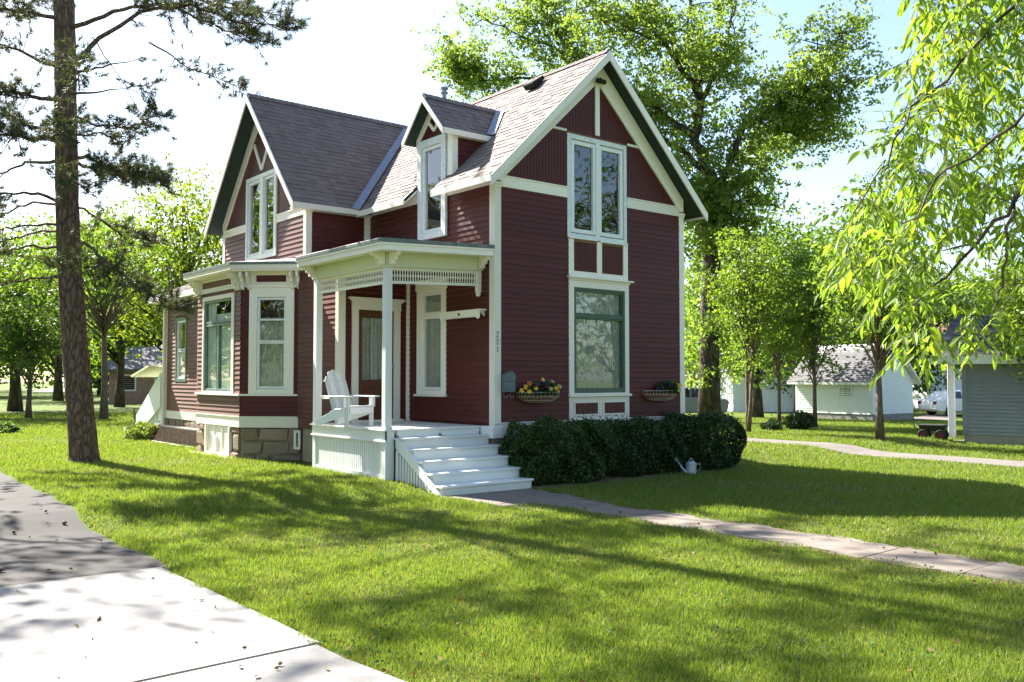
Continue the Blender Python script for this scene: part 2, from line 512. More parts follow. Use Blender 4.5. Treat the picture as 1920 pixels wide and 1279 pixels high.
pys = list(np.arange(-16.0, -1.05, 0.25))
fp = patch('front_path', [(-1.32, y) for y in pys], [(-0.40, y) for y in pys], 0.005, M['dirt'], 0.3)
r = random.Random(3)
y = -1.12
while y > -15.6:
    ln = r.uniform(0.85, 1.25)
    wl = -1.85 if y > -2.4 else -1.26
    yy = list(np.linspace(y - ln, y, 6))
    x0 = [(wl + r.uniform(-0.09, 0.09), q) for q in yy]; x1 = [(-0.46 + (0.28 if y > -2.2 else 0) + r.uniform(-0.10, 0.10), q) for q in yy]
    patch('path_slab', x0, x1, 0.014 + r.uniform(-0.003, 0.004), M['oldpath'], 0.3, None, fp, 0.04)
    y -= ln + 0.010
ays = list(np.arange(-26, 40, 0.6))
alley = patch('alley', [(9.95 + 0.03 * math.sin(y), y) for y in ays], [(11.35 + 0.03 * math.sin(y * 0.8), y) for y in ays], 0.012, M['alley'], 0.6)

sxs = list(np.arange(0.0, 5.65, 0.25))
patch('soil_bed', [(x, -0.02) for x in sxs], [(x, -1.32 + 0.05 * math.sin(x * 5)) for x in sxs], 0.010, M['dirt'], 0.4)
# ------------------------------------------------------------------ the house
house = empty('house', (1.8, 4.0, -0.9), 'dark red clapboard house with cream trim, steep brown gables and corner porch', 'house')
EXPO = 0.102

class Frame:
    def __init__(s, o, u, n):
        s.o = Vector((o[0], o[1], 0)); s.u = Vector((u[0], u[1], 0)).normalized(); s.n = Vector((n[0], n[1], 0)).normalized()
    def p(s, u, n, z):
        q = s.o + s.u * u + s.n * n
        return Vector((q.x, q.y, z))
    def box(s, mb, u0, u1, n0, n1, z0, z1):
        mb.hexa([s.p(u0, n0, z0), s.p(u1, n0, z0), s.p(u1, n1, z0), s.p(u0, n1, z0), s.p(u0, n0, z1), s.p(u1, n0, z1), s.p(u1, n1, z1), s.p(u0, n1, z1)])
        return mb
    def poly(s, mb, pts, n0, n1):
        a = [s.p(u, n0, z) for u, z in pts]
        mb.prism(a, s.n * (n1 - n0)); return mb
    def mat(s):
        m = Matrix.Identity(4)
        for i in range(3):
            m[i][0] = s.u[i]; m[i][1] = s.n[i]; m[i][2] = (0, 0, 1)[i]; m[i][3] = s.o[i]
        return m

F_FRONT = Frame((0, 0), (1, 0), (0, -1))
F_SIDE = Frame((0, 0), (0, 1), (-1, 0))
F_WNY = Frame((0, 4.41), (1, 0), (0, -1))
F_WNX = Frame((-1.45, 0), (0, 1), (-1, 0))
F_VNY = Frame((0, 2.80), (1, 0), (0, -1))
F_VNX = Frame((-1.56, 0), (0, 1), (-1, 0))
F_BC = Frame((-2.37, 0), (0, 1), (-1, 0))
F_BD = Frame((-2.37, 5.48), (1, -1), (-1, -1))
F_BD2 = Frame((-1.45, 8.86), (-1, -1), (-1, 1))
F_ADD = Frame((-1.45, 0), (0, 1), (-1, 0))
F_RIGHT = Frame((5.06, 0), (0, 1), (1, 0))
F_DORM = Frame((-0.03, 0), (0, 1), (-1, 0))

MP, MAPX, MRZ = 0.975, 2.53, 7.15
def zm(x): return MRZ - MP * abs(x - MAPX)
WP, WAPY, WRZ = 1.15, 6.60, 7.12
def zw(y): return WRZ - WP * abs(y - WAPY)
DP, DAPY, DRZ = 1.10, 1.84, 6.25
def zd(y): return DRZ - DP * abs(y - DAPY)

def wall_core(fr, lo, hi, z0, z1, holes, name='wall', mat=None, n0=-0.10, n1=0.0, top=None):
    """lo/hi: functions of z giving the wall's ends; holes: (u0,u1,z0,z1)"""
    zs = sorted(set([z0, z1] + [h[2] for h in holes] + [h[3] for h in holes] + ([top] if top else [])))
    zs = [z for z in zs if z0 <= z <= z1]
    mb = MB()
    for a, b in zip(zs[:-1], zs[1:]):
        if b - a < 1e-4: continue
        mid = (a + b) / 2
        hs = sorted([(h[0], h[1]) for h in holes if h[2] < mid < h[3]])
        cur = None; segs = []
        start = (lo(a), lo(b))
        for h0, h1 in hs:
            segs.append((start, (h0, h0))); start = (h1, h1)
        segs.append((start, (hi(a), hi(b))))
        for (s0, s1), (e0, e1) in segs:
            if e0 - s0 < 1e-3 and e1 - s1 < 1e-3: continue
            fr.poly(mb, [(s0, a), (e0, a), (e1, b), (s1, b)], n0, n1)
    return mb.build(name, mat or M['red'], house)

board_cache = {}
def board_mesh(L):
    k = round(L, 2)
    if k not in board_cache:
        mb = MB()
        pr = [(0, 0), (0.028, 0), (0.009, EXPO + 0.010), (0, EXPO + 0.010)]
        vs_ = [(0, a, b) for a, b in pr] + [(L, a, b) for a, b in pr]
        mb.add(vs_, [(0, 1, 2, 3), (7, 6, 5, 4), (0, 4, 5, 1), (1, 5, 6, 2), (2, 6, 7, 3), (3, 7, 4, 0)])
        board_cache[k] = mb.mesh('siding_board', M['red'])
    return board_cache[k]

def siding(fr, parent, u0, u1, z0, z1, blocks=(), small=None, minlen=0.45, z_hi=None):
    """clapboards between u0..u1; blocks: (ua,ub,za,zb) interrupting them. short ones go to 'small' (MB)"""
    z = z0; j = random.Random(int(u0 * 100) + int(z0 * 10))
    while z < z1 - 0.03:
        h = EXPO
        cuts = sorted([(b[0], b[1]) for b in blocks if b[2] < z + h - 0.01 and b[3] > z + 0.01])
        s = u0; segs = []
        for a, b in cuts:
            if a > s: segs.append((s, a))
            s = max(s, b)
        if s < u1: segs.append((s, u1))
        for a, b in segs:
            if b - a < 0.03: continue
            if b - a < minlen and small is not None:
                pr = [(0, 0), (0.028, 0), (0.009, h + 0.010), (0, h + 0.010)]
                vs_ = [fr.p(a, q, z + t) for q, t in pr] + [fr.p(b, q, z + t) for q, t in pr]
                small.add(vs_, [(0, 1, 2, 3), (7, 6, 5, 4), (0, 4, 5, 1), (1, 5, 6, 2), (2, 6, 7, 3), (3, 7, 4, 0)])
            else:
                m = fr.mat() @ Matrix.Translation((a, j.uniform(-0.0015, 0.0015), z + j.uniform(-0.002, 0.002)))
                inst('siding_board', board_mesh(b - a), parent, m)
        z += h
small_siding = MB()

def beadboard(fr, u0, u1, z0, ztop, mbout, w=0.075):
    u = u0
    while u < u1 - 0.01:
        e = min(u + w - 0.007, u1)
        t0, t1 = ztop(u), ztop(e)
        if t0 > z0 + 0.01 or t1 > z0 + 0.01:
            fr.poly(mbout, [(u, z0), (e, z0), (e, max(z0 + 0.005, t1)), (u, max(z0 + 0.005, t0))], 0.0, 0.012)
        u += w

def curtain(fr, parent, u0, u1, z0, z1, n, mat, waves=9, amp=0.018, name='curtain'):
    mb = MB(); k = waves * 6
    for i in range(k + 1):
        u = u0 + (u1 - u0) * i / k
        d = n + amp * math.sin(i / 6 * 2 * math.pi) + 0.006 * math.sin(i * 1.7)
        mb.v += [tuple(fr.p(u, d, z0 + 0.015 * math.sin(i * 0.9))), tuple(fr.p(u, d, z1))]
    for i in range(k):
        mb.f.append((2 * i, 2 * i + 2, 2 * i + 3, 2 * i + 1))
    return mb.build(name, mat, parent, smooth=True, recalc=False)

def ring(fr, mb, u0, u1, z0, z1, w, n0, n1, wb=None, wt=None):
    wb = w if wb is None else wb; wt = w if wt is None else wt
    fr.box(mb, u0, u0 + w, n0, n1, z0, z1); fr.box(mb, u1 - w, u1, n0, n1, z0, z1)
    fr.box(mb, u0 + w, u1 - w, n0, n1 - 0.002, z0, z0 + wb); fr.box(mb, u0 + w, u1 - w, n0, n1 - 0.002, z1 - wt, z1)

def window(fr, cas, opn, sashes, cmat, smat, glassn=-0.03, casn=0.036, name='window', cur=None, sash_w=0.05, parent=None):
    """cas, opn: (u0,u1,z0,z1) outside of casing and opening. sashes: list of (u0,u1,z0,z1)"""
    mb = MB()
    u0, u1, z0, z1 = cas; a0, a1, b0, b1 = opn
    fr.box(mb, u0, a0, 0, casn, z0, z1); fr.box(mb, a1, u1, 0, casn, z0, z1)
    fr.box(mb, a0, a1, 0, casn - 0.002, z0, b0); fr.box(mb, a0, a1, 0, casn - 0.002, b1, z1)
    w = mb.build(name, cmat, parent or house, bevel=0.003)
    jb = MB()          # jamb lining the hole
    fr.box(jb, a0 - 0.02, a0 + 0.004, -0.12, 0.001, b0, b1); fr.box(jb, a1 - 0.004, a1 + 0.02, -0.12, 0.001, b0, b1)
    fr.box(jb, a0, a1, -0.12, 0.001, b0 - 0.02, b0 + 0.004); fr.box(jb, a0, a1, -0.12, 0.001, b1 - 0.004, b1 + 0.02)
    jb.build('jamb', smat, w)
    for (s0, s1, t0, t1) in sashes:
        sb = MB(); ring(fr, sb, s0, s1, t0, t1, sash_w, -0.05, 0.012)
        sb.build('sash', smat, w, bevel=0.002)
        pb = MB(); fr.box(pb, s0 + sash_w - 0.004, s1 - sash_w + 0.004, glassn - 0.003, glassn, t0 + sash_w - 0.004, t1 - sash_w + 0.004)
        pb.build('pane', M['glass'], w)
    if cur:
        for (c0, c1, d0, d1, mt, wv) in cur:
            curtain(fr, w, c0, c1, d0, d1, -0.07, mt, wv)
    return w

# --- main block walls
front_holes = [(1.89, 3.28, 0.51, 2.53), (1.83, 3.27, 3.56, 5.38)]
half = (MRZ - 0.10 - 4.56) / MP
w_front = wall_core(F_FRONT, lambda z: max(0.0, MAPX - (MRZ - 0.10 - z) / MP), lambda z: min(5.06, MAPX + (MRZ - 0.10 - z) / MP), -0.22, MRZ - 0.11, front_holes, top=MRZ - 0.10 - MP * MAPX)
side_holes = [(1.60, 2.30, 0.56, 2.46), (1.56, 2.26, 3.60, 4.50)]
w_side = wall_core(F_SIDE, lambda z: 0.0, lambda z: 9.0, -0.22, 4.50, side_holes, n1=-0.001)
wall_core(F_RIGHT, lambda z: 0.0, lambda z: 9.0, -0.22, 4.55, [])
bk = Frame((0, 9.0), (1, 0), (0, 1))
wall_core(bk, lambda z: max(0.0, MAPX - (MRZ - 0.10 - z) / MP), lambda z: min(5.06, MAPX + (MRZ - 0.10 - z) / MP), -0.22, MRZ - 0.11, [], top=4.56)
mb = MB(); mb.box(0.05, 5.0, 0.12, 8.95, 2.92, 3.08); mb.box(-1.4, 0.0, 4.5, 8.7, 2.92, 3.08)
mb.build('floor_structure', M['interior'], house)
mb = MB(); mb.box(0.05, 5.0, 3.6, 3.68, -0.05, 2.9); mb.box(0.05, 5.0, 0.1, 8.9, -0.1, -0.02)
mb.build('partition', M['interior'], house)
mb = MB(); mb.box(0.0, 5.06, 0.03, 9.0, -1.4, -0.22)
fnd = mb.build('foundation', M['mortar'], house)

siding(F_FRONT, w_front, 0.12, 4.94, 0.0, 4.22, [(1.76, 3.36, -1, 6)], small_siding)
siding(F_SIDE, w_side, 0.12, 2.74, 0.0, 2.80, [(1.46, 2.46, 0.46, 2.74)], small_siding)
siding(F_SIDE, w_side, 0.12, 4.40, 3.02, 4.26, [(1.40, 2.40, 3.4, 6)], small_siding)

# gable boards of the front
mb = MB()
zt = lambda u: MRZ - 0.12 - MP * abs(u - MAPX)
beadboard(F_FRONT, 0.15, 1.74, 4.40, zt, mb)
beadboard(F_FRONT, 3.35, 4.93, 4.40, zt, mb)
beadboard(F_FRONT, 1.74, 3.35, 5.47, zt, mb)
mb.build('beadboard', M['red'], house, kind='stuff')

# --- trim of the front
def trim(name, boxes, fr, mat=None, bevel=0.004):
    mb = MB()
    for b in boxes: fr.box(mb, *b)
    return mb.build(name, mat or M['white'], house, bevel=bevel)
trim('band_board', [(0.12, 1.73, 0, 0.034, 4.22, 4.42), (0.12, 1.73, 0, 0.05, 4.40, 4.43)], F_FRONT)
trim('band_board', [(3.36, 4.94, 0, 0.034, 4.22, 4.42), (3.36, 4.94, 0, 0.05, 4.40, 4.43)], F_FRONT)
trim('band_board', [(1.20, 1.72, 0.010, 0.030, 5.49, 5.54)], F_FRONT)
trim('band_board', [(3.38, 3.86, 0.010, 0.030, 5.48, 5.53)], F_FRONT)
trim('water_table', [(0.0, 5.06, 0, 0.03, -0.22, -0.01), (0, 5.06, 0, 0.05, -0.01, 0.012)], F_FRONT)
trim('king_post', [(2.47, 2.59, 0.012, 0.04, 5.54, 6.86)], F_FRONT)
def rake_frieze(side):
    mb = MB(); k = 0.36
    if side < 0: pts = [(0.0, zm(0) - 0.10), (MAPX, MRZ - 0.10), (MAPX, MRZ - 0.10 - k - 0.1), (0.10, zm(0.10) - 0.10 - k), (0.0, zm(0) - 0.10 - 0.26)]
    else: pts = [(5.06, zm(5.06) - 0.10), (MAPX, MRZ - 0.10), (MAPX, MRZ - 0.10 - k - 0.1), (4.96, zm(4.96) - 0.10 - k), (5.06, zm(5.06) - 0.10 - 0.26)]
    F_FRONT.poly(mb, pts, 0.012, 0.052 + 0.002 * side)
    mb.build('rake_frieze', M['white'], house, bevel=0.004)
rake_frieze(-1); rake_frieze(1)
def corner_board(x, y, sx, sy, z0, z1, w=0.12, cap=True):
    mb = MB()
    a = 0.032
    x0, x1 = sorted((x + sx * a, x - sx * w)); y0, y1 = sorted((y + sy * a, y - sy * w))
    ya, yb = sorted((y, y + sy * a)); mb.box(x0, x1, ya, yb, z0, z1)
    xa, xb = sorted((x, x + sx * a)); yc, yd = sorted((y, y - sy * w)); mb.box(xa, xb, yc, yd, z0, z1)
    if cap:
        e = 0.022
        for (c0, c1, d) in ((z1 - 0.10, z1 - 0.05, 0.5), (z1 - 0.05, z1, 1.0)):
            f = e * d
            mb.box(min(x0, x1) - f, max(x0, x1) + f, min(ya, yb) - f, max(ya, yb) + 0.001, c0, c1)
    return mb.build('corner_board', M['white'], house, bevel=0.003)
cb = corner_board(0, 0, -1, -1, -0.05, 4.30)
corner_board(5.06, 0, 1, -1, -0.05, 4.30)
mb = MB(); mb.box(-0.09, 0.16, -0.06, 0.30, -0.26, -0.05); mb.build('plinth_block', M['porchwhite'], house, bevel=0.006)
# house number on the front face of the corner board
def digit(name, strokes, cx, cz, h):
    mb = MB()
    for st in strokes:
        mb.tube([F_FRONT.p(cx + (a - 0.5) * h * 0.55, 0.038, cz + (b - 0.5) * h) for a, b in st], 0.008, 6)
    mb.build(name, M['metal'], house, smooth=True)
two = [[(0.05, 0.75), (0.15, 0.93), (0.5, 1.0), (0.85, 0.93), (0.97, 0.75), (0.88, 0.55), (0.5, 0.3), (0.05, 0.0), (1.0, 0.0)]]
one = [[(0.25, 0.82), (0.55, 1.0), (0.55, 0.0)], [(0.3, 0), (0.8, 0)]]
digit('house_number', two, 0.035, 1.575, 0.09); digit('house_number', two, 0.035, 1.445, 0.09); digit('house_number', one, 0.035, 1.315, 0.09)

# --- front windows
w = window(F_FRONT, (1.76, 3.39, 0.49, 2.70), (1.89, 3.28, 0.51, 2.53), [(1.92, 3.25, 2.00, 2.50), (1.92, 3.25, 0.56, 1.97)], M['white'], M['green'], sash_w=0.045,
           cur=[(1.90, 3.27, 2.0, 2.52, M['lace'], 12), (1.90, 3.27, 0.5, 2.05, M['lace'], 16)])
mb = MB(); ring(F_FRONT, mb, 1.89, 3.28, 0.51, 2.53, 0.05, 0.0, 0.03, 0.09, 0.04); F_FRONT.box(mb, 1.94, 3.23, 0.0, 0.026, 1.955, 2.015); mb.build('frame', M['green'], w, bevel=0.003)
mb = MB(); F_FRONT.box(mb, 1.72, 3.48, 0.0, 0.10, 2.70, 2.735); F_FRONT.box(mb, 1.75, 3.42, 0.0, 0.055, 2.66, 2.70); mb.build('cap_moulding', M['white'], w, bevel=0.005)
mb = MB(); F_FRONT.box(mb, 1.74, 3.43, 0.0, 0.075, 0.44, 0.488); mb.build('sill', M['white'], w, bevel=0.006)
# apron panel below
mb = MB(); F_FRONT.box(mb, 1.76, 3.39, 0, 0.034, -0.01, 0.44); apron = mb.build('apron_panel', M['white'], house, bevel=0.003)
for a, b in ((1.91, 2.50), (2.68, 3.25)):
    mb = MB(); ring(F_FRONT, mb, a - 0.035, b + 0.035, 0.075, 0.355, 0.035, 0.034, 0.05); mb.build('moulding', M['white'], apron, bevel=0.004)
    mb = MB(); beadboard(F_FRONT, a, b, 0.11, lambda u: 0.32, mb, 0.06); o = mb.build('red_panel', M['red'], apron); o.matrix_basis = Matrix.Translation((0, -0.026, 0)); 
# spandrel between the two windows
mb = MB()
F_FRONT.box(mb, 1.76, 1.89, 0, 0.034, 2.735, 3.45); F_FRONT.box(mb, 2.51, 2.64, 0, 0.034, 2.84, 3.45); F_FRONT.box(mb, 3.24, 3.37, 0, 0.034, 2.735, 3.45)
F_FRONT.box(mb, 1.89, 3.24, 0, 0.032, 2.735, 2.84)
sp = mb.build('spandrel', M['white'], house, bevel=0.003)
for a, b in ((1.89, 2.51), (2.64, 3.24)):
    mb = MB(); beadboard(F_FRONT, a, b, 2.845, lambda u: 3.40, mb, 0.075); mb.build('red_panel', M['red'], sp)
mb = MB(); F_FRONT.box(mb, 1.78, 3.36, 0, 0.028, 3.40, 3.455); mb.build('bare_wood_strip', M['rawwood'], sp)
mb = MB()
for a, b in ((1.895, 1.915), (2.49, 2.508), (2.642, 2.66), (3.22, 3.238)): F_FRONT.box(mb, a, b, 0, 0.018, 2.86, 3.40)
mb.build('bare_wood_edge', M['rawwood'], sp)
# upper pair of new casements
w = window(F_FRONT, (1.73, 3.35, 3.47, 5.47), (1.83, 3.27, 3.56, 5.38), [(1.85, 2.50, 3.58, 5.36), (2.58, 3.25, 3.58, 5.36)], M['newwrap'], M['vinyl'], casn=0.030, sash_w=0.075)
mb = MB(); F_FRONT.box(mb, 2.49, 2.59, -0.04, 0.034, 3.50, 5.40); mb.build('mullion', M['vinyl'], w, bevel=0.003)
mb = MB(); F_FRONT.box(mb, 1.75, 2.50, 0, 0.06, 3.455, 3.50); F_FRONT.box(mb, 2.58, 3.35, 0, 0.06, 3.445, 3.495); mb.build('sill', M['vinyl'], w, bevel=0.004)
mb = MB(); F_FRONT.box(mb, 1.74, 3.36, 0.012, 0.026, 5.47, 5.50); mb.build('bare_wood_strip', M['rawwood'], w)
# dark fixture under the gable peak
mb = MB(); mb.tube([(2.53, -0.05, 6.62), (2.53, -0.14, 6.62)], 0.05, 10); mb.box(2.42, 2.66, -0.16, -0.10, 6.56, 6.64); mb.build('flood_light', M['dark'], house, bevel=0.008)

# --- roofs
def shingles(parent, O, A, S, la, ls, clip=None, mat=None, seed=1, expo=0.142, name='shingles'):
    O = Vector(O); A = Vector(A).normalized(); S = Vector(S).normalized(); N = A.cross(S).normalized()
    if N.z < 0: N = -N
    r = random.Random(seed); out = []
    rows = int(ls / expo) + 1
    for i in range(rows):
        s0 = i * expo; s1 = min(ls, s0 + expo + 0.03)
        a = -r.uniform(0, 0.25)
        while a < la:
            wd = r.choice((0.13, 0.17, 0.21, 0.26)); b = min(la, a + wd)
            aa = max(0, a)
            if b - aa > 0.02:
                c = O + A * ((aa + b) / 2) + S * (s0 + 0.05)
                if clip is None or clip(c):
                    lift = r.choice((0.008, 0.015, 0.018))
                    low = s0 + r.uniform(-0.004, 0.004)
                    g = 0.0015
                    p0 = O + A * (aa + g) + S * low; p1 = O + A * (b - g) + S * low
                    p2 = O + A * (b - g) + S * s1; p3 = O + A * (aa + g) + S * s1
                    out.append((p0, p1, p2, p3, lift))
            a = b if b > a else a + wd
    mb = MB()
    for p0, p1, p2, p3, lf in out:
        u = N * lf; t = N * 0.003
        mb.add([p0 + u, p1 + u, p2 + t, p3 + t, p0, p1], [(0, 1, 2, 3), (4, 5, 1, 0)])
    return mb.build(name, mat or M['shingle'], parent, recalc=False, kind='stuff')

def slab(mb, O, A, S, la, ls, th, s0=0.0, a0=0.0):
    O = Vector(O); A = Vector(A).normalized(); S = Vector(S).normalized()
    p = [O + A * a0 + S * s0, O + A * la + S * s0, O + A * la + S * ls, O + A * a0 + S * ls]
    mb.prism(p, (0, 0, -th))

EX = -0.37                                   # eave line of the main roof
OV = 0.36                                    # overhang in front of the gable
SL = (MAPX - EX) * math.sqrt(1 + MP * MP)
roof = None
mb = MB()
O_w = (EX, -OV, zm(EX) - 0.012); A_w = (0, 1, 0); S_w = (1, 0, MP)
cut = 0.40 * math.sqrt(1 + MP * MP)
slab(mb, O_w, A_w, S_w, 1.46 + OV, SL, 0.075)
slab(mb, O_w, A_w, S_w, 2.40 + OV, SL, 0.075, cut, 1.46 + OV)
slab(mb, O_w, A_w, S_w, 9.3 + OV, SL, 0.075, 0, 2.40 + OV)
O_e = (2 * MAPX - EX, -OV, zm(EX) - 0.012); S_e = (-1, 0, MP)
slab(mb, O_e, A_w, S_e, 9.3 + OV, SL, 0.075)
roof = mb.build('roof', M['soffit'], house)
def clip_w(c):
    if c.y > 4.1 and c.z < zw(c.y) - 0.03: return False
    if 1.42 < c.y < 2.44 and c.x < 0.03: return False
    if abs(c.y - DAPY) < 0.56 and 0 < c.x and c.z < zd(c.y) - 0.02: return False
    return True
shingles(roof, O_w, A_w, S_w, 9.3 + OV, SL, clip_w, seed=2)
shingles(roof, O_e, A_w, S_e, 9.3 + OV, SL, None, seed=3)
def ridge_caps(parent, a, b, p1, p2, mat, th=0.02):
    a = Vector(a); b = Vector(b); d = b - a; n = int(d.length / 0.15); d.normalize(); mb = MB()
    for i in range(n):
        s = a + d * (i * 0.15); e = a + d * (i * 0.15 + 0.17)
        for q in (p1, p2):
            q = Vector(q).normalized() * 0.15
            up0 = Vector((0, 0, th + 0.018)); up1 = Vector((0, 0, th + 0.004))
            mb.add([s + up0, e + up1, e + up1 + q, s + up0 + q, s, s + q], [(0, 1, 2, 3), (4, 0, 3, 5)])
    mb.build('ridge_caps', mat, parent, recalc=False, kind='stuff')
ridge_caps(roof, (MAPX, -OV, MRZ), (MAPX, 9.3, MRZ), (1, 0, -MP), (-1, 0, -MP), M['shingle'])
# barge boards and eave boards
def barge(pts_top, depth, thick, dirv, name='barge_board', mat=None):
    mb = MB(); a, b = [Vector(q) for q in pts_top]
    p = [a, b, b - Vector((0, 0, depth)), a - Vector((0, 0, depth))]
    mb.prism(p, Vector(dirv) * thick)
    return mb.build(name, mat or M['white'], house, bevel=0.003)
barge([(EX - 0.01, -OV, zm(EX) - 0.02), (MAPX, -OV, MRZ - 0.012)], 0.19, 0.035, (0, -1, 0))
barge([(2 * MAPX - EX + 0.01, -OV - 0.002, zm(EX) - 0.02), (MAPX, -OV - 0.002, MRZ - 0.012)], 0.19, 0.033, (0, -1, 0))
def eave(x, y0, y1, sx, z):
    mb = MB(); xa, xb = sorted((x, x + sx * 0.03))
    mb.box(xa, xb, y0, y1, z - 0.11, z + 0.005)
    mb.build('eave_board', M['white'], house, bevel=0.003)
eave(EX, -OV - 0.03, 1.46, -1, zm(EX) - 0.02); eave(EX, 2.40, 4.22, -1, zm(EX) - 0.02); eave(2 * MAPX - EX, -OV - 0.03, 9.3, 1, zm(EX) - 0.02)
# closed ends of the eaves beside the dormer window, boxed soffit and frieze on the side wall
for y in (1.43, 2.402):
    mb = MB(); mb.prism([(EX - 0.02, y, zm(EX) - 0.13), (EX - 0.02, y, zm(EX) - 0.016), (0.0, y, zm(0) - 0.02), (0.0, y, zm(0) - 0.14)], (0, 0.03, 0)); mb.build('eave_end', M['white'], house)
for y0, y1 in ((-0.33, 1.43), (2.43, 4.3)):
    mb = MB(); mb.prism([(EX + 0.002, y0, zm(EX) - 0.125), (EX + 0.002, y0, zm(EX) - 0.10), (0.0, y0, zm(0) - 0.105), (0.0, y0, zm(0) - 0.13)], (0, y1 - y0, 0)); mb.build('soffit_board', M['white'], house)
    mb = MB(); mb.box(-0.045, 0.0, max(0.0, y0), y1, 4.26, 4.58); mb.build('frieze_board', M['white'], house, bevel=0.004)
# roof vent and flue
vx = 1.63; vy = 0.80
p = on = None
def roof_point(px, py):
    d = ray(px, py); n = Vector((-MP, 0, 1)); o = Vector((MAPX, 0, MRZ)); t = (o - CAM).dot(n) / d.dot(n); return CAM + d * t
p = roof_point(1006, 160)
S = Vector((1, 0, MP)).normalized(); N = Vector((-MP, 0, 1)).normalized(); A = Vector((0, 1, 0))
mb = MB()
q = [p - A * 0.17 - S * 0.2, p + A * 0.17 - S * 0.2, p + A * 0.17 + S * 0.16, p - A * 0.17 + S * 0.16]
mb.hexa([a + N * 0.02 for a in q] + [a + N * (0.16 if i < 2 else 0.10) for i, a in enumerate(q)])
mb.build('roof_vent', M['dark'], house, bevel=0.02)
fl = at(833, 185, 24.0)
mb = MB(); mb.lathe((fl.x, fl.y, 0), [(0.06, zm(fl.x) - 0.3), (0.06, fl.z + 0.12), (0.10, fl.z + 0.13), (0.10, fl.z + 0.17), (0.06, fl.z + 0.18), (0.06, fl.z + 0.24), (0.11, fl.z + 0.25), (0.11, fl.z + 0.29), (0.02, fl.z + 0.33)], 14)
mb.build('flue_pipe', M['flash'], house, smooth=False)

# --- dormer
dz0 = 4.50
dw = wall_core(F_DORM, lambda z: max(1.26, DAPY - (DRZ - 0.08 - z) / DP), lambda z: min(2.42, DAPY + (DRZ - 0.08 - z) / DP), 4.45, DRZ - 0.10, [(1.56, 2.26, 3.6, 5.34)], top=DRZ - 0.08 - DP * 0.58, n0=-0.08)
for yy in (1.26, 2.42):
    mb = MB(); s = -1 if yy < 2 else 1
    mb.prism([(0.0, yy, zm(0) - 0.1), (0.05, yy, 5.60), (1.15, yy, 5.60)], (0, 0.06 * -s, 0)); mb.build('wall', M['red'], house)
F_DS = Frame((0, 1.26), (1, 0), (0, -1))
z = 4.72
while z < 5.42:
    m = F_DS.mat() @ Matrix.Translation((0.07, 0, z)); inst('siding_board', board_mesh(max(0.12, (z + 0.2 - zm(0)) / MP + 0.04)), dw, m); z += EXPO
mb = MB(); mb.box(-0.06, 0.07, 1.222, 1.26, 4.62, 5.52); mb.box(-0.062, -0.03, 1.26, 1.38, 4.62, 5.45); mb.build('corner_board', M['white'], house, bevel=0.003)
mb = MB(); mb.box(-0.06, -0.03, 2.34, 2.44, 4.62, 5.52); mb.build('corner_board', M['white'], house, bevel=0.003)
mb = MB()
DXO = -0.32; DH = 0.70
SLd = DH * math.sqrt(1 + DP * DP)
Od = (DXO, DAPY - DH, zd(DAPY - DH) - 0.012); Od2 = (DXO, DAPY + DH, zd(DAPY + DH) - 0.012)
slab(mb, Od, (1, 0, 0), (0, 1, DP), 1.98, SLd, 0.06); slab(mb, Od2, (1, 0, 0), (0, -1, DP), 1.98, SLd, 0.06)
droof = mb.build('dormer_roof', M['soffit'], house)
cd = lambda c: c.z > zm(c.x) - 0.03
shingles(droof, Od, (1, 0, 0), (0, 1, DP), 1.98, SLd, cd, seed=5); shingles(droof, Od2, (1, 0, 0), (0, -1, DP), 1.98, SLd, cd, seed=6)
ridge_caps(droof, (DXO, DAPY, DRZ), (1.55, DAPY, DRZ), (0, 1, -DP), (0, -1, -DP), M['shingle'])
barge([(DXO, DAPY - DH - 0.01, zd(DAPY - DH) - 0.02), (DXO, DAPY, DRZ - 0.012)], 0.13, 0.03, (-1, 0, 0)); barge([(DXO - 0.002, DAPY + DH + 0.01, zd(DAPY + DH) - 0.02), (DXO - 0.002, DAPY, DRZ - 0.012)], 0.13, 0.028, (-1, 0, 0))
mb = MB(); mb.box(DXO, 0.95, DAPY - DH - 0.03, DAPY - DH, zd(DAPY - DH) - 0.12, zd(DAPY - DH) - 0.015); mb.build('eave_board', M['white'], house, bevel=0.003)
mb = MB(); mb.box(-0.05, 0.92, DAPY - DH, 1.26, zd(DAPY - DH) - 0.10, zd(DAPY - DH) - 0.08); mb.box(0.0, 0.9, 1.215, 1.26, 5.36, 5.46); mb.build('frieze_board', M['white'], house)
# dormer face ornament
def dstrip(a, b, w, fr, n0, n1, name='gable_ornament', parent=None):
    mb = MB(); a = Vector(a); b = Vector(b); d = (b - a).normalized(); s = Vector((-d.y, d.x)) * w / 2
    fr.poly(mb, [tuple(a - s), tuple(b - s), tuple(b + s), tuple(a + s)], n0, n1)
    return mb.build(name, M['white'], parent or house, bevel=0.002)
for sg in (-1, 1):
    mb = MB(); F_DORM.poly(mb, [(DAPY, DRZ - 0.08), (DAPY + sg * 0.60, DRZ - 0.08 - DP * 0.60), (DAPY + sg * 0.60, DRZ - 0.24 - DP * 0.60), (DAPY, DRZ - 0.28)], 0.012, 0.04 + 0.002 * sg); mb.build('rake_frieze', M['white'], house, bevel=0.002)
    dstrip((DAPY + sg * 0.24, 5.84), (DAPY, 5.60), 0.07, F_DORM, 0.012, 0.036 + 0.002 * sg)
w = window(F_DORM, (1.42, 2.37, 3.50, 5.46), (1.56, 2.26, 3.62, 5.32), [(1.565, 2.255, 3.63, 5.31)], M['newwrap'], M['vinyl'], casn=0.055, sash_w=0.06)
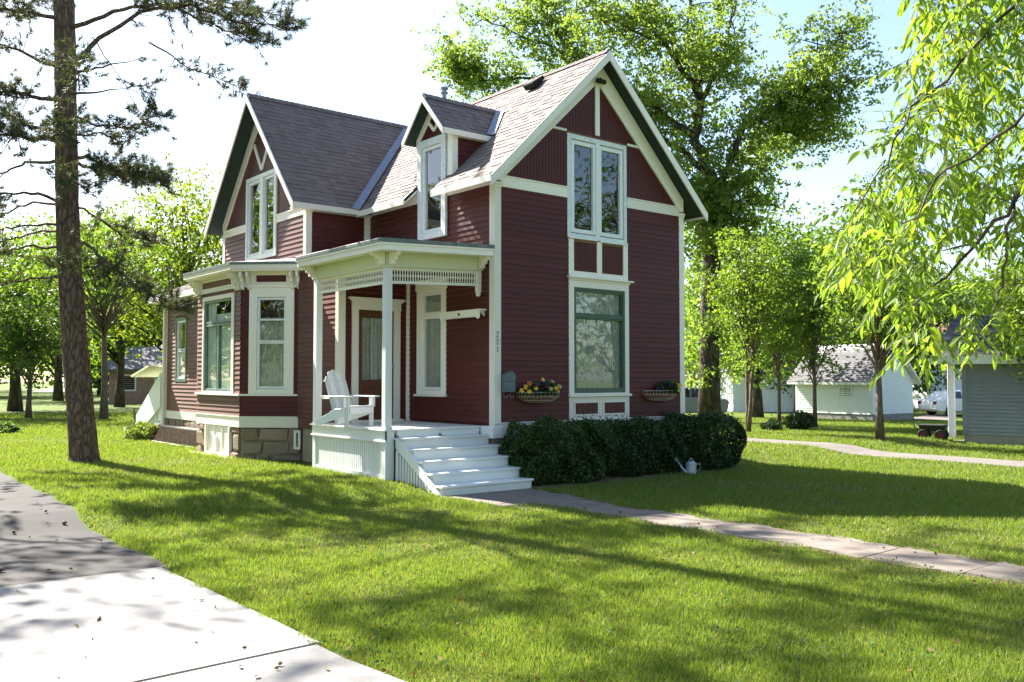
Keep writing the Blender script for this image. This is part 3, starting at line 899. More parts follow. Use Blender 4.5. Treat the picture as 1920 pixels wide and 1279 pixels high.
mb = MB(); F_DORM.box(mb, 1.42, 2.37, -0.03, 0.001, 3.50, 3.62); F_DORM.box(mb, 1.42, 1.56, -0.03, 0.001, 3.62, 4.5); F_DORM.box(mb, 2.26, 2.37, -0.03, 0.001, 3.62, 4.5); mb.build('backing', M['red'], w)
# dormer valley flashing
def vflash(pts, name='valley_flashing'):
    mb = MB(); mb.add(pts, [(0, 1, 2, 3)]); 
    o = mb.build(name, M['flash'], house); return o
def dvalley(t):  # on dormer -y slope: point where it meets the main slope
    y = DAPY - DH * (1 - t); z = zd(y); x = MAPX - (MRZ - z) / MP; return Vector((x, y, z))
a, b = dvalley(0.0), dvalley(1.0)
off = Vector((-0.14, 0, 0)); N1 = Vector((0, -DP, 1)).normalized() * 0.034
vflash([a + N1, a + off + N1, b + off + N1, b + N1])
N2 = Vector((-MP, 0, 1)).normalized() * 0.03; sdn = Vector((0.0, -0.12, 0))
vflash([a + N2, b + N2, b + N2 + sdn, a + N2 + sdn])

# --- wing
WX = -1.45; WOX = -1.84
wing_holes = [(5.93, 7.36, 3.56, 5.29)]
w_wing = wall_core(F_WNX, lambda z: max(4.41, WAPY - (WRZ - 0.10 - z) / WP), lambda z: min(8.79, WAPY + (WRZ - 0.10 - z) / WP), -0.22, WRZ - 0.11, wing_holes, top=WRZ - 0.10 - WP * 2.19)
w_wny = wall_core(F_WNY, lambda z: -1.45, lambda z: 0.0, -0.22, 4.45, [])
wall_core(Frame((0, 8.79), (1, 0), (0, 1)), lambda z: -1.45, lambda z: 0.0, -0.22, 4.45, [])
siding(F_WNX, w_wing, 4.51, 8.69, 3.02, 4.17, [(5.80, 7.44, 3, 6)], small_siding)
siding(F_WNY, w_wny, -1.35, -0.10, 3.02, 4.26, [], small_siding)
mb = MB(); zt2 = lambda u: WRZ - 0.12 - WP * abs(u - WAPY)
beadboard(F_WNX, 4.50, 5.80, 4.32, zt2, mb); beadboard(F_WNX, 7.42, 8.72, 4.32, zt2, mb); beadboard(F_WNX, 5.80, 7.42, 5.38, zt2, mb)
mb.build('beadboard', M['red'], house, kind='stuff')
trim('band_board', [(4.40, 5.80, 0, 0.034, 4.17, 4.34), (4.40, 5.80, 0, 0.05, 4.32, 4.345)], F_WNX); trim('band_board', [(7.43, 8.78, 0, 0.034, 4.17, 4.34), (7.43, 8.78, 0, 0.05, 4.32, 4.345)], F_WNX)
corner_board(WX, 4.41, -1, -1, 3.0, 4.30, 0.10); corner_board(WX, 8.79, -1, 1, 3.0, 4.3, 0.10, False)
mb = MB(); mb.box(-0.12, 0.0, 4.30, 4.41, 3.0, 4.26); mb.build('corner_board', M['white'], house, bevel=0.003)
mb = MB(); mb.box(-1.45, 0.0, 4.365, 4.41, 4.24, 4.46); mb.build('frieze_board', M['white'], house, bevel=0.003)
w = window(F_WNX, (5.80, 7.43, 3.46, 5.38), (5.93, 7.36, 3.56, 5.29), [(5.94, 6.52, 3.57, 5.28), (6.66, 7.35, 3.57, 5.28)], M['vinyl'], M['vinyl'], casn=0.045, sash_w=0.06)
mb = MB(); F_WNX.box(mb, 6.51, 6.67, -0.04, 0.04, 3.5, 5.34); mb.build('mullion', M['vinyl'], w, bevel=0.003)
for sg in (-1, 1):
    mb = MB(); F_WNX.poly(mb, [(WAPY, WRZ - 0.10), (WAPY + sg * 2.19, zw(WAPY + 2.19) - 0.10), (WAPY + sg * 2.19, zw(WAPY + 2.19) - 0.24), (WAPY + sg * 2.10, zw(WAPY + 2.10) - 0.40), (WAPY, WRZ - 0.42)], 0.012, 0.05 + 0.002 * sg); mb.build('rake_frieze', M['white'], house, bevel=0.003)
    dstrip((WAPY + sg * 0.42, 6.10), (WAPY, 5.48), 0.10, F_WNX, 0.012, 0.04 + 0.002 * sg)
SLw = (WAPY - 4.20) * math.sqrt(1 + WP * WP)
mb = MB(); Ow = (WOX, 4.20, zw(4.20) - 0.012); Ow2 = (WOX, 9.0, zw(9.0) - 0.012)
slab(mb, Ow, (1, 0, 0), (0, 1, WP), 4.3, SLw, 0.075); slab(mb, Ow2, (1, 0, 0), (0, -1, WP), 4.3, SLw, 0.075)
wroof = mb.build('wing_roof', M['soffit'], house)
cw = lambda c: c.z > zm(c.x) - 0.03
shingles(wroof, Ow, (1, 0, 0), (0, 1, WP), 4.3, SLw, cw, seed=8); shingles(wroof, Ow2, (1, 0, 0), (0, -1, WP), 4.3, SLw, cw, seed=9)
ridge_caps(wroof, (WOX, WAPY, WRZ), (2.5, WAPY, WRZ), (0, 1, -WP), (0, -1, -WP), M['shingle'])
barge([(WOX, 4.19, zw(4.19) - 0.02), (WOX, WAPY, WRZ - 0.012)], 0.17, 0.033, (-1, 0, 0)); barge([(WOX - 0.002, 9.01, zw(9.01) - 0.02), (WOX - 0.002, WAPY, WRZ - 0.012)], 0.17, 0.031, (-1, 0, 0))
mb = MB(); mb.box(WOX, -0.35, 4.17, 4.20, zw(4.20) - 0.13, zw(4.20) - 0.015); mb.build('eave_board', M['white'], house, bevel=0.003)
mb = MB(); mb.box(WOX + 0.01, -0.03, 4.2, 4.41, zw(4.20) - 0.13, zw(4.2) - 0.105); mb.build('soffit_board', M['white'], house)
def wvalley(y):
    z = zw(y); return Vector((MAPX - (MRZ - z) / MP, y, z))
a, b = wvalley(4.17), wvalley(6.5)
N1 = Vector((0, -WP, 1)).normalized() * 0.036
off = Vector((-0.20, 0, 0))
vflash([a + N1, a + off + N1, b + off + N1, b + N1])
N2 = Vector((-MP, 0, 1)).normalized() * 0.034; sdn = Vector((0, -0.07, 0))
vflash([a + N2, b + N2, b + N2 + sdn, a + N2 + sdn])

# --- bay window of the wing
BDL = math.sqrt(2) * 0.92
bay_c = wall_core(F_BC, lambda z: 5.48, lambda z: 7.94, -0.22, 3.0, [(5.95, 7.52, 0.51, 2.51)])
bay_d = wall_core(F_BD, lambda z: 0.0, lambda z: BDL, -0.22, 3.0, [(0.34, 0.96, 0.57, 2.47)])
wall_core(F_BD2, lambda z: 0.0, lambda z: BDL, -0.22, 3.0, [])
siding(F_BC, bay_c, 5.49, 7.93, 0.0, 0.43, [], small_siding)
siding(F_BC, bay_c, 5.49, 7.93, 0.47, 2.70, [(5.81, 7.60, 0, 3)], small_siding)
siding(F_BD, bay_d, 0.01, BDL + 0.03, 0.0, 0.43, [], small_siding)
siding(F_BD, bay_d, 0.01, BDL + 0.03, 0.47, 2.70, [(0.17, 1.13, 0, 3)], small_siding)
for fr, u0, u1 in ((F_BC, 5.46, 7.97), (F_BD, -0.02, BDL + 0.02), (F_BD2, -0.02, BDL + 0.02)):
    mb = MB(); fr.box(mb, u0, u1, 0, 0.030, -0.22, -0.01); fr.box(mb, u0, u1, 0, 0.045, -0.01, 0.010); mb.build('water_table', M['white'], house)
    mb = MB(); fr.box(mb, u0, u1, 0, 0.065, 0.43, 0.468); mb.build('sill_band', M['white'], house)
w = window(F_BD, (0.17, 1.13, 0.47, 2.70), (0.34, 0.96, 0.57, 2.47), [(0.345, 0.955, 1.53, 2.46), (0.345, 0.955, 0.58, 1.55)], M['white'], M['vinyl'], sash_w=0.045, cur=[(0.33, 0.97, 0.55, 2.05, M['lace'], 9)])
mb = MB(); F_BD.box(mb, 0.36, 0.94, -0.02, 0.012, 1.985, 2.02); mb.build('rail', M['vinyl'], w)
mb = MB(); F_BD.box(mb, 0.12, 1.18, 0, 0.06, 2.66, 2.72); mb.build('cap_moulding', M['white'], w, bevel=0.006)
w = window(F_BC, (5.81, 7.60, 0.47, 2.60), (5.95, 7.52, 0.51, 2.51), [(5.96, 7.51, 2.0, 2.50), (5.96, 6.74, 0.52, 1.98), (6.74, 7.51, 0.52, 1.98)], M['white'], M['sage'], sash_w=0.045, cur=[(5.95, 6.98, 0.52, 2.2, M['sheer'], 10), (7.02, 7.52, 0.52, 2.5, M['sheer'], 5)])
# frieze with red panels and brackets under the bay roof
def scroll_bracket(fr, u, z0, z1, dep, th, parent):
    """sawn scroll bracket: profile in the n-z plane"""
    h = z1 - z0; mb = MB()
    prof = [(0, 0), (0.30, 0.02), (0.42, 0.12), (0.34, 0.24), (0.46, 0.34), (0.66, 0.44), (0.62, 0.58), (0.78, 0.66), (0.98, 0.74), (1.0, 0.90), (1.0, 1.0), (0, 1.0)]
    a = [fr.p(u - th / 2, 0.01 + q * dep, z0 + t * h) for q, t in prof]
    mb.prism(a, fr.u * th); return mb.build('bracket', M['white'], parent, bevel=0.003)
for fr, u0, u1 in ((F_BC, 5.46, 7.97), (F_BD, -0.02, BDL + 0.02), (F_BD2, -0.02, BDL + 0.02)):
    mb = MB(); fr.box(mb, u0, u1, 0, 0.032, 2.70, 2.995); fr.box(mb, u0, u1, 0, 0.05, 2.68, 2.705)
    fz = mb.build('frieze', M['white'], house)
    if fr is F_BD2: continue
    L = u1 - u0
    mb = MB(); fr.box(mb, u0 + 0.34, u1 - 0.36, 0.032, 0.036, 2.78, 2.92); mb.build('red_panel', M['red'], fz)
    mb = MB(); ring(fr, mb, u0 + 0.31, u1 - 0.33, 2.75, 2.95, 0.03, 0.032, 0.046); mb.build('moulding', M['white'], fz)
    for du in (0.06, 0.20):
        scroll_bracket(fr, u0 + du, 2.62, 2.985, 0.22, 0.06, fz); scroll_bracket(fr, u1 - du - 0.02, 2.62, 2.985, 0.22, 0.06, fz)
def offs(d):
    k = d * math.tan(R(22.5))
    return [(WX, 4.56 - d * math.sqrt(2)), (-2.37 - d, 5.48 - k), (-2.37 - d, 7.94 + k), (WX, 8.86 + d * math.sqrt(2))]
def ringpoly(d, z0, z1, name, mat):
    mb = MB(); mb.prism([(x, y, z0) for x, y in offs(d)], (0, 0, z1 - z0)); return mb.build(name, mat, house)
ringpoly(0.27, 2.99, 3.02, 'bay_soffit', M['white'])
ringpoly(0.31, 3.02, 3.115, 'bay_fascia', M['white'])
ringpoly(0.325, 3.115, 3.17, 'bay_roof_edge', M['edge'])
mb = MB(); pts = offs(0.32); top = [(WX + 0.03, p_[1] * 0.9 + 0.66, 3.36) for p_ in pts]
mb.add([(x, y, 3.17) for x, y in pts] + [(WX, 4.8, 3.30), (WX, 8.6, 3.30)], [(0, 1, 4), (1, 2, 5, 4), (2, 3, 5), (0, 4, 5, 3)]); mb.build('bay_roof', M['membrane'], house)

# --- stone foundation below the bay
stone_meshes = []
def stone_mesh(k):
    r = random.Random(k); bm = bmesh.new(); bmesh.ops.create_cube(bm, size=1.0)
    bmesh.ops.bevel(bm, geom=list(bm.edges), offset=0.13, segments=1, affect='EDGES')
    for v in bm.verts: v.co += Vector((r.uniform(-0.05, 0.05), r.uniform(-0.12, 0.12), r.uniform(-0.05, 0.05)))
    me = bpy.data.meshes.new('stone'); bm.to_mesh(me); bm.free(); me.materials.append(M['stone']); return me
stone_meshes = [stone_mesh(k) for k in range(6)]
def stonework(fr, u0, u1, z0, z1, parent, seed, holes=(), hh=(0.24, 0.38)):
    r = random.Random(seed); z = z0
    while z < z1 - 0.08:
        h = min(r.uniform(*hh), z1 - z)
        if z1 - z - h < 0.12: h = z1 - z
        u = u0
        while u < u1 - 0.02:
            L = min(r.uniform(0.28, 0.62), u1 - u)
            if u1 - u - L < 0.16: L = u1 - u
            c = u + L / 2
            if not any(a - 0.05 < c < b + 0.05 and c0 < z + h / 2 < c1 for a, b, c0, c1 in holes):
                m = fr.mat() @ Matrix.Translation((c, -0.02 + r.uniform(-0.015, 0.02), z + h / 2)) @ Matrix.Diagonal((L - 0.035, 0.10, h - 0.035, 1))
                inst('stone', r.choice(stone_meshes), parent, m)
            u += L
        z += h
mb = MB(); mb.prism([(x, y, -1.3) for x, y in ((WX, 4.60), (-2.33, 5.50), (-2.33, 7.92), (WX, 8.82), (0, 8.8), (0, 4.6))], (0, 0, 1.08))
bf = mb.build('foundation', M['mortar'], house)
stonework(F_BD, 0.02, BDL - 0.01, -1.05, -0.225, bf, 4)
stonework(F_BC, 5.50, 7.92, -1.05, -0.225, bf, 5, [(5.95, 7.35, -2, 0)])
# boarded basement window in the bay's foundation
mb = MB(); F_BC.box(mb, 5.95, 7.35, -0.02, 0.0, -0.84, -0.235)
for a, b in ((5.95, 6.02), (7.28, 7.35)): F_BC.box(mb, a, b, 0, 0.05, -0.84, -0.235)
F_BC.box(mb, 6.02, 7.28, 0, 0.06, -0.86, -0.80)
for u in (6.42, 6.86): F_BC.box(mb, u, u + 0.02, 0, 0.02, -0.80, -0.24)
F_BC.box(mb, 6.70, 6.78, 0.0, 0.05, -0.80, -0.46)
mb.build('basement_hatch', M['white'], house)
mb = MB(); F_BC.box(mb, 5.75, 8.0, 0.02, 0.16, -0.93, -0.86); mb.build('kerb_timber', M['white'], house, bevel=0.01)

# --- entry vestibule behind the porch
w_v = wall_core(F_VNY, lambda z: -1.56, lambda z: 0.0, -0.22, 2.95, [(-1.16, -0.36, -0.02, 2.12)])
w_vx = wall_core(F_VNX, lambda z: 2.80, lambda z: 4.50, -0.22, 2.95, [])
siding(F_VNY, w_v, -1.44, -0.05, 0.0, 2.75, [(-1.31, -0.22, -1, 2.36)], small_siding)
siding(F_VNX, w_vx, 2.90, 4.50, 0.0, 2.75, [], small_siding)
mb = MB(); mb.box(-1.592, -1.56, 2.768, 2.90, -0.05, 2.72); mb.box(-1.56, -1.44, 2.768, 2.80, -0.05, 2.72); mb.build('corner_board', M['white'], house, bevel=0.003)
mb = MB(); mb.box(-0.075, 0.0, 2.73, 2.80, -0.05, 2.72); mb.build('corner_board', M['white'], house, bevel=0.003)
mb = MB(); mb.box(-1.5, 0, 2.95, 4.4, -1.2, -0.06); mb.build('foundation', M['mortar'], house)
# door
mb = MB(); F_VNY.box(mb, -1.30, -1.16, 0, 0.05, -0.03, 2.12); F_VNY.box(mb, -0.36, -0.22, 0, 0.05, -0.03, 2.12); F_VNY.box(mb, -1.31, -0.21, 0, 0.054, 2.12, 2.28)
for i, (e, z0, z1) in enumerate(((0.02, 2.28, 2.30), (0.045, 2.30, 2.325), (0.075, 2.325, 2.352))): F_VNY.box(mb, -1.31 - e, -0.21 + e, 0, 0.054 + e, z0, z1)
F_VNY.box(mb, -1.34, -0.18, 0, 0.12, -0.05, -0.01)
mb.build('door_casing', M['white'], house, bevel=0.003)
mb = MB(); F_VNY.box(mb, -1.155, -1.06, -0.06, -0.012, 0.0, 2.115); F_VNY.box(mb, -0.455, -0.365, -0.06, -0.012, 0.0, 2.115)
F_VNY.box(mb, -1.06, -0.455, -0.06, -0.014, 1.97, 2.115); F_VNY.box(mb, -1.06, -0.455, -0.06, -0.014, 0.0, 0.20); F_VNY.box(mb, -1.06, -0.455, -0.06, -0.014, 0.62, 0.76)
F_VNY.box(mb, -1.06, -0.455, -0.055, -0.03, 0.20, 0.62); F_VNY.box(mb, -1.0, -0.52, -0.05, -0.018, 0.26, 0.56)
door = mb.build('door', M['doorwood'], house, bevel=0.003)
mb = MB(); F_VNY.box(mb, -1.065, -0.45, -0.038, -0.034, 0.755, 1.975); mb.build('pane', M['glass'], door)
curtain(F_VNY, door, -1.06, -0.455, 0.76, 1.97, -0.09, M['lace'], 7)
mb = MB(); mb.lathe(F_VNY.p(-0.41, 0.03, 1.02), [(0.012, 0.05), (0.012, 0.0), (0.032, -0.01), (0.034, -0.03), (0.02, -0.05)], 12, 'y'); mb.build('door_knob', M['metal'], door, smooth=True)

# tall window beside the door, in the side wall under the porch roof
w = window(F_SIDE, (1.46, 2.46, 0.48, 2.50), (1.60, 2.30, 0.56, 2.46), [(1.605, 2.295, 2.02, 2.455), (1.605, 2.295, 0.57, 2.0)], M['white'], M['vinyl'], sash_w=0.055,
           cur=[(1.60, 2.30, 0.56, 2.02, M['lace'], 10), (1.6, 2.3, 2.05, 2.4, M['lace'], 10)])
mb = MB(); F_SIDE.box(mb, 1.43, 2.49, 0, 0.05, 2.50, 2.66); F_SIDE.box(mb, 1.40, 2.52, 0, 0.075, 2.66, 2.71); F_SIDE.box(mb, 1.60, 2.30, 0, 0.03, 1.99, 2.03); mb.build('cap_moulding', M['white'], w, bevel=0.005)
mb = MB(); F_SIDE.box(mb, 1.43, 2.50, 0, 0.08, 0.44, 0.485); mb.build('sill', M['white'], w, bevel=0.006)

# --- porch
PX, PY0, PY1, PZ = -2.01, 0.33, 2.93, -0.05
def sag(x, z): return z + 0.040 * x + 0.02
mb = MB()
nb = 17
pf = MB().box(-1.98, -0.03, 0.36, 2.76, PZ - 0.16, PZ - 0.03).build('porch_floor', M['porchwhite'], house)
bw = (PY1 + 0.03 - (PY0 - 0.05)) / 24
for k in range(24):
    y0 = PY0 - 0.05 + k * bw
    x1 = -0.034 if y0 < 2.7 else -1.60
    MB().box(PX - 0.06, x1, y0 + 0.002, y0 + bw - 0.002, PZ - 0.028, PZ).build('floor_board', M['porchwhite'], pf, bevel=0.003)
mb = MB(); mb.box(PX - 0.03, PX, PY0 - 0.02, PY1, -0.25, PZ - 0.03); mb.box(PX - 0.05, PX, PY0 - 0.04, PY1 + 0.02, -0.265, -0.235); mb.build('porch_skirt_board', M['porchwhite'], house, bevel=0.003)
# slatted skirting under the porch
mb = MB()
y = PY0 + 0.20
while y < PY1 - 0.14: mb.box(PX + 0.002, PX + 0.022, y, y + 0.046, -0.80, -0.26); y += 0.066
mb.build('skirting_slats', M['porchwhite'], house, kind='stuff')
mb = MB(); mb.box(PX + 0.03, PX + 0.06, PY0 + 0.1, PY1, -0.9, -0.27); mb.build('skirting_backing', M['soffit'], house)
mb = MB(); mb.box(PX - 0.02, PX + 0.03, PY0 + 0.0, PY0 + 0.16, -1.02, -0.265); mb.box(PX - 0.02, PX + 0.03, PY1 - 0.12, PY1, -0.95, -0.265); mb.box(PX - 0.018, PX + 0.03, PY0 + 0.16, PY1 - 0.12, -0.93, -0.80); mb.build('skirting_frame', M['porchwhite'], house, bevel=0.003)
mb = MB(); mb.box(PX - 0.03, PX + 0.14, PY0 - 0.02, PY0 + 0.0, -1.0, -0.06); mb.box(PX - 0.05, PX + 0.16, PY0 - 0.05, PY0 - 0.02, -1.04, -0.99); mb.build('corner_pier', M['porchwhite'], house, bevel=0.003)
def post(x, y, z1, w=0.125):
    mb = MB(); h = w / 2
    mb.box(x - h, x + h, y - h, y + h, PZ, z1); mb.box(x - h - 0.012, x + h + 0.012, y - h - 0.012, y + h + 0.012, PZ, PZ + 0.03)
    mb.build('porch_post', M['porchwhite'], house, bevel=0.006)
post(PX + 0.04, PY0 + 0.06, sag(PX, 2.72)); post(PX + 0.04, PY1 - 0.07, sag(PX, 2.72))
# beam (frieze), mouldings, roof with fascia and membrane edge; the outer corner has settled
def sagbox(mb, x0, x1, y0, y1, z0, z1):
    mb.hexa([(x0, y0, sag(x0, z0)), (x1, y0, sag(x1, z0)), (x1, y1, sag(x1, z0)), (x0, y1, sag(x0, z0)), (x0, y0, sag(x0, z1)), (x1, y0, sag(x1, z1)), (x1, y1, sag(x1, z1)), (x0, y1, sag(x0, z1))])
mb = MB(); sagbox(mb, PX - 0.02, PX + 0.10, PY0, PY1, 2.735, 2.96); sagbox(mb, PX - 0.05, PX + 0.12, PY0 - 0.03, PY1 + 0.02, 2.71, 2.735); mb.build('porch_beam', M['cream'], house, bevel=0.003)
mb = MB(); sagbox(mb, PX + 0.10, -0.02, PY0, PY0 + 0.12, 2.737, 2.96); sagbox(mb, PX + 0.12, -0.0, PY0 - 0.03, PY0 + 0.14, 2.712, 2.737); mb.build('porch_beam', M['cream'], house, bevel=0.003)
RX0, RY0, RY1 = PX - 0.33, -0.02, 3.0
mb = MB(); sagbox(mb, RX0 + 0.02, -0.004, RY0 + 0.02, 2.797, 2.955, 2.985); sagbox(mb, RX0 + 0.02, -1.60, 2.797, RY1 - 0.02, 2.955, 2.985); mb.build('porch_ceiling', M['cream'], house)
mb = MB(); sagbox(mb, RX0, RX0 + 0.03, RY0, RY1, 2.94, 3.055); sagbox(mb, RX0 - 0.02, RX0 + 0.01, RY0 - 0.02, RY1 + 0.02, 3.03, 3.07); mb.build('porch_fascia', M['white'], house, bevel=0.003)
mb = MB(); sagbox(mb, RX0 + 0.03, -0.034, RY0, RY0 + 0.03, 2.942, 3.053); sagbox(mb, RX0 + 0.01, -0.034, RY0 - 0.02, RY0 + 0.01, 3.032, 3.068); mb.build('porch_fascia', M['white'], house, bevel=0.003)
mb = MB(); sagbox(mb, RX0 - 0.03, -0.034, RY0 - 0.03, RY0 + 0.04, 3.07, 3.135); sagbox(mb, RX0 - 0.03, RX0 + 0.04, RY0 + 0.04, RY1 + 0.02, 3.07, 3.133); sagbox(mb, RX0 + 0.04, -0.034, RY1 - 0.03, RY1 + 0.02, 3.0, 3.131); mb.build('porch_roof_edge', M['edge'], house, bevel=0.005)
mb = MB(); z_ = lambda x, q: sag(x, q)
mb.add([(RX0, RY0, z_(RX0, 3.12)), (0.0, RY0, z_(0, 3.12)), (0.0, 4.41, 3.30), (-1.45, 4.41, 3.28), (-1.45, RY1, z_(-1.45, 3.2)), (RX0, RY1, z_(RX0, 3.12))], [(0, 1, 2, 3, 4, 5)]); mb.build('porch_roof', M['membrane'], house)
# spindle frieze ("gallery") under the beams
def spindles(fr, u0, u1, z0, z1, sx):
    mb = MB(); u = u0 + 0.03; 
    while u < u1 - 0.02:
        zz0, zz1 = z0 + sx(u), z1 + sx(u); h = zz1 - zz0
        pr = [0.006, 0.013, 0.006, 0.014, 0.006, 0.014, 0.006, 0.013, 0.006]
        mb.tube([fr.p(u, 0, zz0 + h * i / 8) for i in range(9)], pr, 5, False); u += 0.052
    return mb
for fr, u0, u1, sx in ((Frame((PX + 0.04, 0), (0, 1), (-1, 0)), PY0 + 0.12, PY1 - 0.13, lambda u: sag(PX, 0)), (Frame((0, PY0 + 0.06), (1, 0), (0, -1)), PX + 0.10, -0.09, lambda u: sag(u, 0))):
    mb = spindles(fr, u0, u1, 2.48, 2.665, sx); mb.build('spindle_frieze', M['white'], house, kind='stuff', smooth=True)
    mb = MB(); k = 0.02
    for z0, z1 in ((2.435, 2.482), (2.66, 2.712)):
        a, b = sx(u0), sx(u1)
        mb.hexa([fr.p(u0, -k, z0 + a), fr.p(u1, -k, z0 + b), fr.p(u1, k, z0 + b), fr.p(u0, k, z0 + a), fr.p(u0, -k, z1 + a), fr.p(u1, -k, z1 + b), fr.p(u1, k, z1 + b), fr.p(u0, k, z1 + a)])
    mb.hexa([fr.p(u0, -0.008, 2.565 + sx(u0)), fr.p(u1, -0.008, 2.565 + sx(u1)), fr.p(u1, 0.008, 2.565 + sx(u1)), fr.p(u0, 0.008, 2.565 + sx(u0)), fr.p(u0, -0.008, 2.58 + sx(u0)), fr.p(u1, -0.008, 2.58 + sx(u1)), fr.p(u1, 0.008, 2.58 + sx(u1)), fr.p(u0, 0.008, 2.58 + sx(u0))])
    mb.build('spindle_rail', M['white'], house, bevel=0.003)
mb = MB(); mb.box(-0.11, -0.034, PY0 + 0.01, PY0 + 0.11, 2.34, 2.735); mb.lathe((-0.07, PY0 + 0.06, 0), [(0.045, 2.345), (0.05, 2.31), (0.04, 2.275), (0.015, 2.262)], 12); mb.build('pendant', M['white'], house, bevel=0.003)
FP0 = Frame((PX - 0.02, 0), (0, 1), (-1, 0)); FP1 = Frame((0, PY0), (1, 0), (0, -1))
for fr, u in ((FP0, PY0 + 0.06), (FP0, PY1 - 0.04), (FP1, PX + 0.06), (FP1, -0.08)):
    zz = sag(PX if fr is FP0 else u, 0); scroll_bracket(fr, u, 2.74 + zz, 2.952 + zz, 0.26, 0.08, house)
# steps
st = [(-0.19, 0.05), (-0.36, -0.22), (-0.53, -0.51), (-0.70, -0.80), (-0.87, -1.09)]
SX0, SX1 = -1.88, -0.02
mb = MB()
prof = [(PY0 - 0.05, -1.06)]
for z, yf in st[::-1]: pass
pts = [(PY0 + 0.02, -0.10)]
for i, (z, yf) in enumerate(st): pts += [((st[i - 1][1] if i else PY0 - 0.03) + 0.05, z - 0.04), (yf + 0.05, z - 0.04)]
pts += [(st[-1][1] + 0.05, -1.02), (st[-1][1] + 0.16, -1.06), (PY0 - 0.06, -0.42)]
mb.prism([(SX0 + 0.04, a, b) for a, b in pts], (0.04, 0, 0))
steps = mb.build('porch_steps', M['porchwhite'], house)
for x in (SX1 - 0.06, -0.95):
    MB().prism([(x - 0.02, a, b) for a, b in pts], (0.04, 0, 0)).build('stair_carriage', M['porchwhite'], steps)
prev = PZ
for i, (z, yf) in enumerate(st):
    MB().box(SX0, SX1, yf, yf + 0.31, z - 0.035, z).build('tread', M['porchwhite'], steps, bevel=0.006)
    yb = (st[i - 1][1] if i else PY0 - 0.045) + 0.035
    top_ = (st[i - 1][0] - 0.036) if i else PZ - 0.03
    MB().box(SX0 + 0.07, SX1 - 0.05, yb, yb + 0.02, z - 0.002, top_).build('riser', M['porchwhite'], steps)
yb = st[-1][1] + 0.035
MB().box(SX0 + 0.07, SX1 - 0.03, yb, yb + 0.02, -1.08, st[-1][0] - 0.036).build('riser', M['porchwhite'], steps)
mb = MB(); r0 = SX0 + 0.01
y = PY0 - 0.10
while y > -0.72:
    t = (PY0 - 0.06 - y) / 1.2
    mb.box(r0, r0 + 0.018, y - 0.055, y, -1.02, -0.40 - t * 0.62); y -= 0.082
mb.build('stair_skirting_slats', M['porchwhite'], house, kind='stuff')
mb = MB(); mb.box(r0 - 0.01, r0 + 0.03, -0.85, PY0 - 0.16, -1.06, -0.985); mb.box(r0 - 0.01, r0 + 0.03, PY0 - 0.16, PY0 - 0.08, -1.06, -0.40)
mb.prism([(r0 - 0.015, PY0 - 0.08, -0.36), (r0 - 0.015, PY0 - 0.08, -0.20), (r0 - 0.015, 0.06, -0.24), (r0 - 0.015, -1.02, -0.98), (r0 - 0.015, -1.12, -1.06), (r0 - 0.015, -0.98, -1.06)], (0.04, 0, 0)); mb.build('stringer', M['porchwhite'], house)
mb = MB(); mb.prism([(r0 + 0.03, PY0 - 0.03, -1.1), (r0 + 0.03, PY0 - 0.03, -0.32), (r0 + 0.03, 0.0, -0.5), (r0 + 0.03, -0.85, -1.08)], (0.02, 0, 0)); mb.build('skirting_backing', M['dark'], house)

# --- rear addition
w_add = wall_core(F_ADD, lambda z: 8.86, lambda z: 12.84, -0.30, 2.95, [(11.31, 11.98, 0.78, 2.33)])
wall_core(Frame((0, 12.84), (1, 0), (0, 1)), lambda z: -1.45, lambda z: 3.5, -0.3, 2.95, [])
siding(F_ADD, w_add, 9.9, 12.74, -0.08, 2.80, [(11.23, 12.06, 0.76, 2.40)], small_siding)
trim('water_table', [(9.5, 12.86, 0, 0.03, -0.30, -0.09)], F_ADD)
mb = MB(); mb.box(-1.482, -1.45, 12.72, 12.87, -0.3, 2.85); mb.build('corner_board', M['white'], house, bevel=0.003)
mb = MB(); mb.tube([(-1.52, 12.80, 2.9), (-1.52, 12.80, -0.55), (-1.60, 12.86, -0.80)], 0.05, 8); mb.build('downspout', M['white'], house)
window(F_ADD, (11.23, 12.06, 0.70, 2.40), (11.31, 11.98, 0.78, 2.33), [(11.315, 11.975, 1.52, 2.32), (11.315, 11.975, 0.785, 1.54)], M['sage'], M['vinyl'], sash_w=0.045, cur=[(11.31, 11.98, 0.79, 1.6, M['sheer'], 7)])
mb = MB(); mb.prism([(-1.85, 9.0, 2.88), (-1.85, 9.0, 2.98), (1.0, 9.0, 4.2), (1.0, 9.0, 4.1)], (0, 4.2, 0)); ar = mb.build('addition_roof', M['soffit'], house)
shingles(ar, (-1.86, 9.0, 2.995), (0, 1, 0), (2.85, 0, 1.22), 4.2, 3.1, None, seed=21)
mb = MB(); mb.box(-1.885, -1.855, 8.95, 13.2, 2.85, 2.99); mb.build('eave_board', M['white'], house, bevel=0.003)
mb = MB(); mb.box(-1.84, -1.45, 9.0, 13.1, 2.84, 2.86); mb.build('soffit_board', M['white'], house)
mb = MB(); mb.box(-1.43, 3.4, 9.0, 12.8, -1.2, -0.30); af = mb.build('foundation', M['mortar'], house)
stonework(F_ADD, 9.4, 12.8, -1.0, -0.31, af, 9)
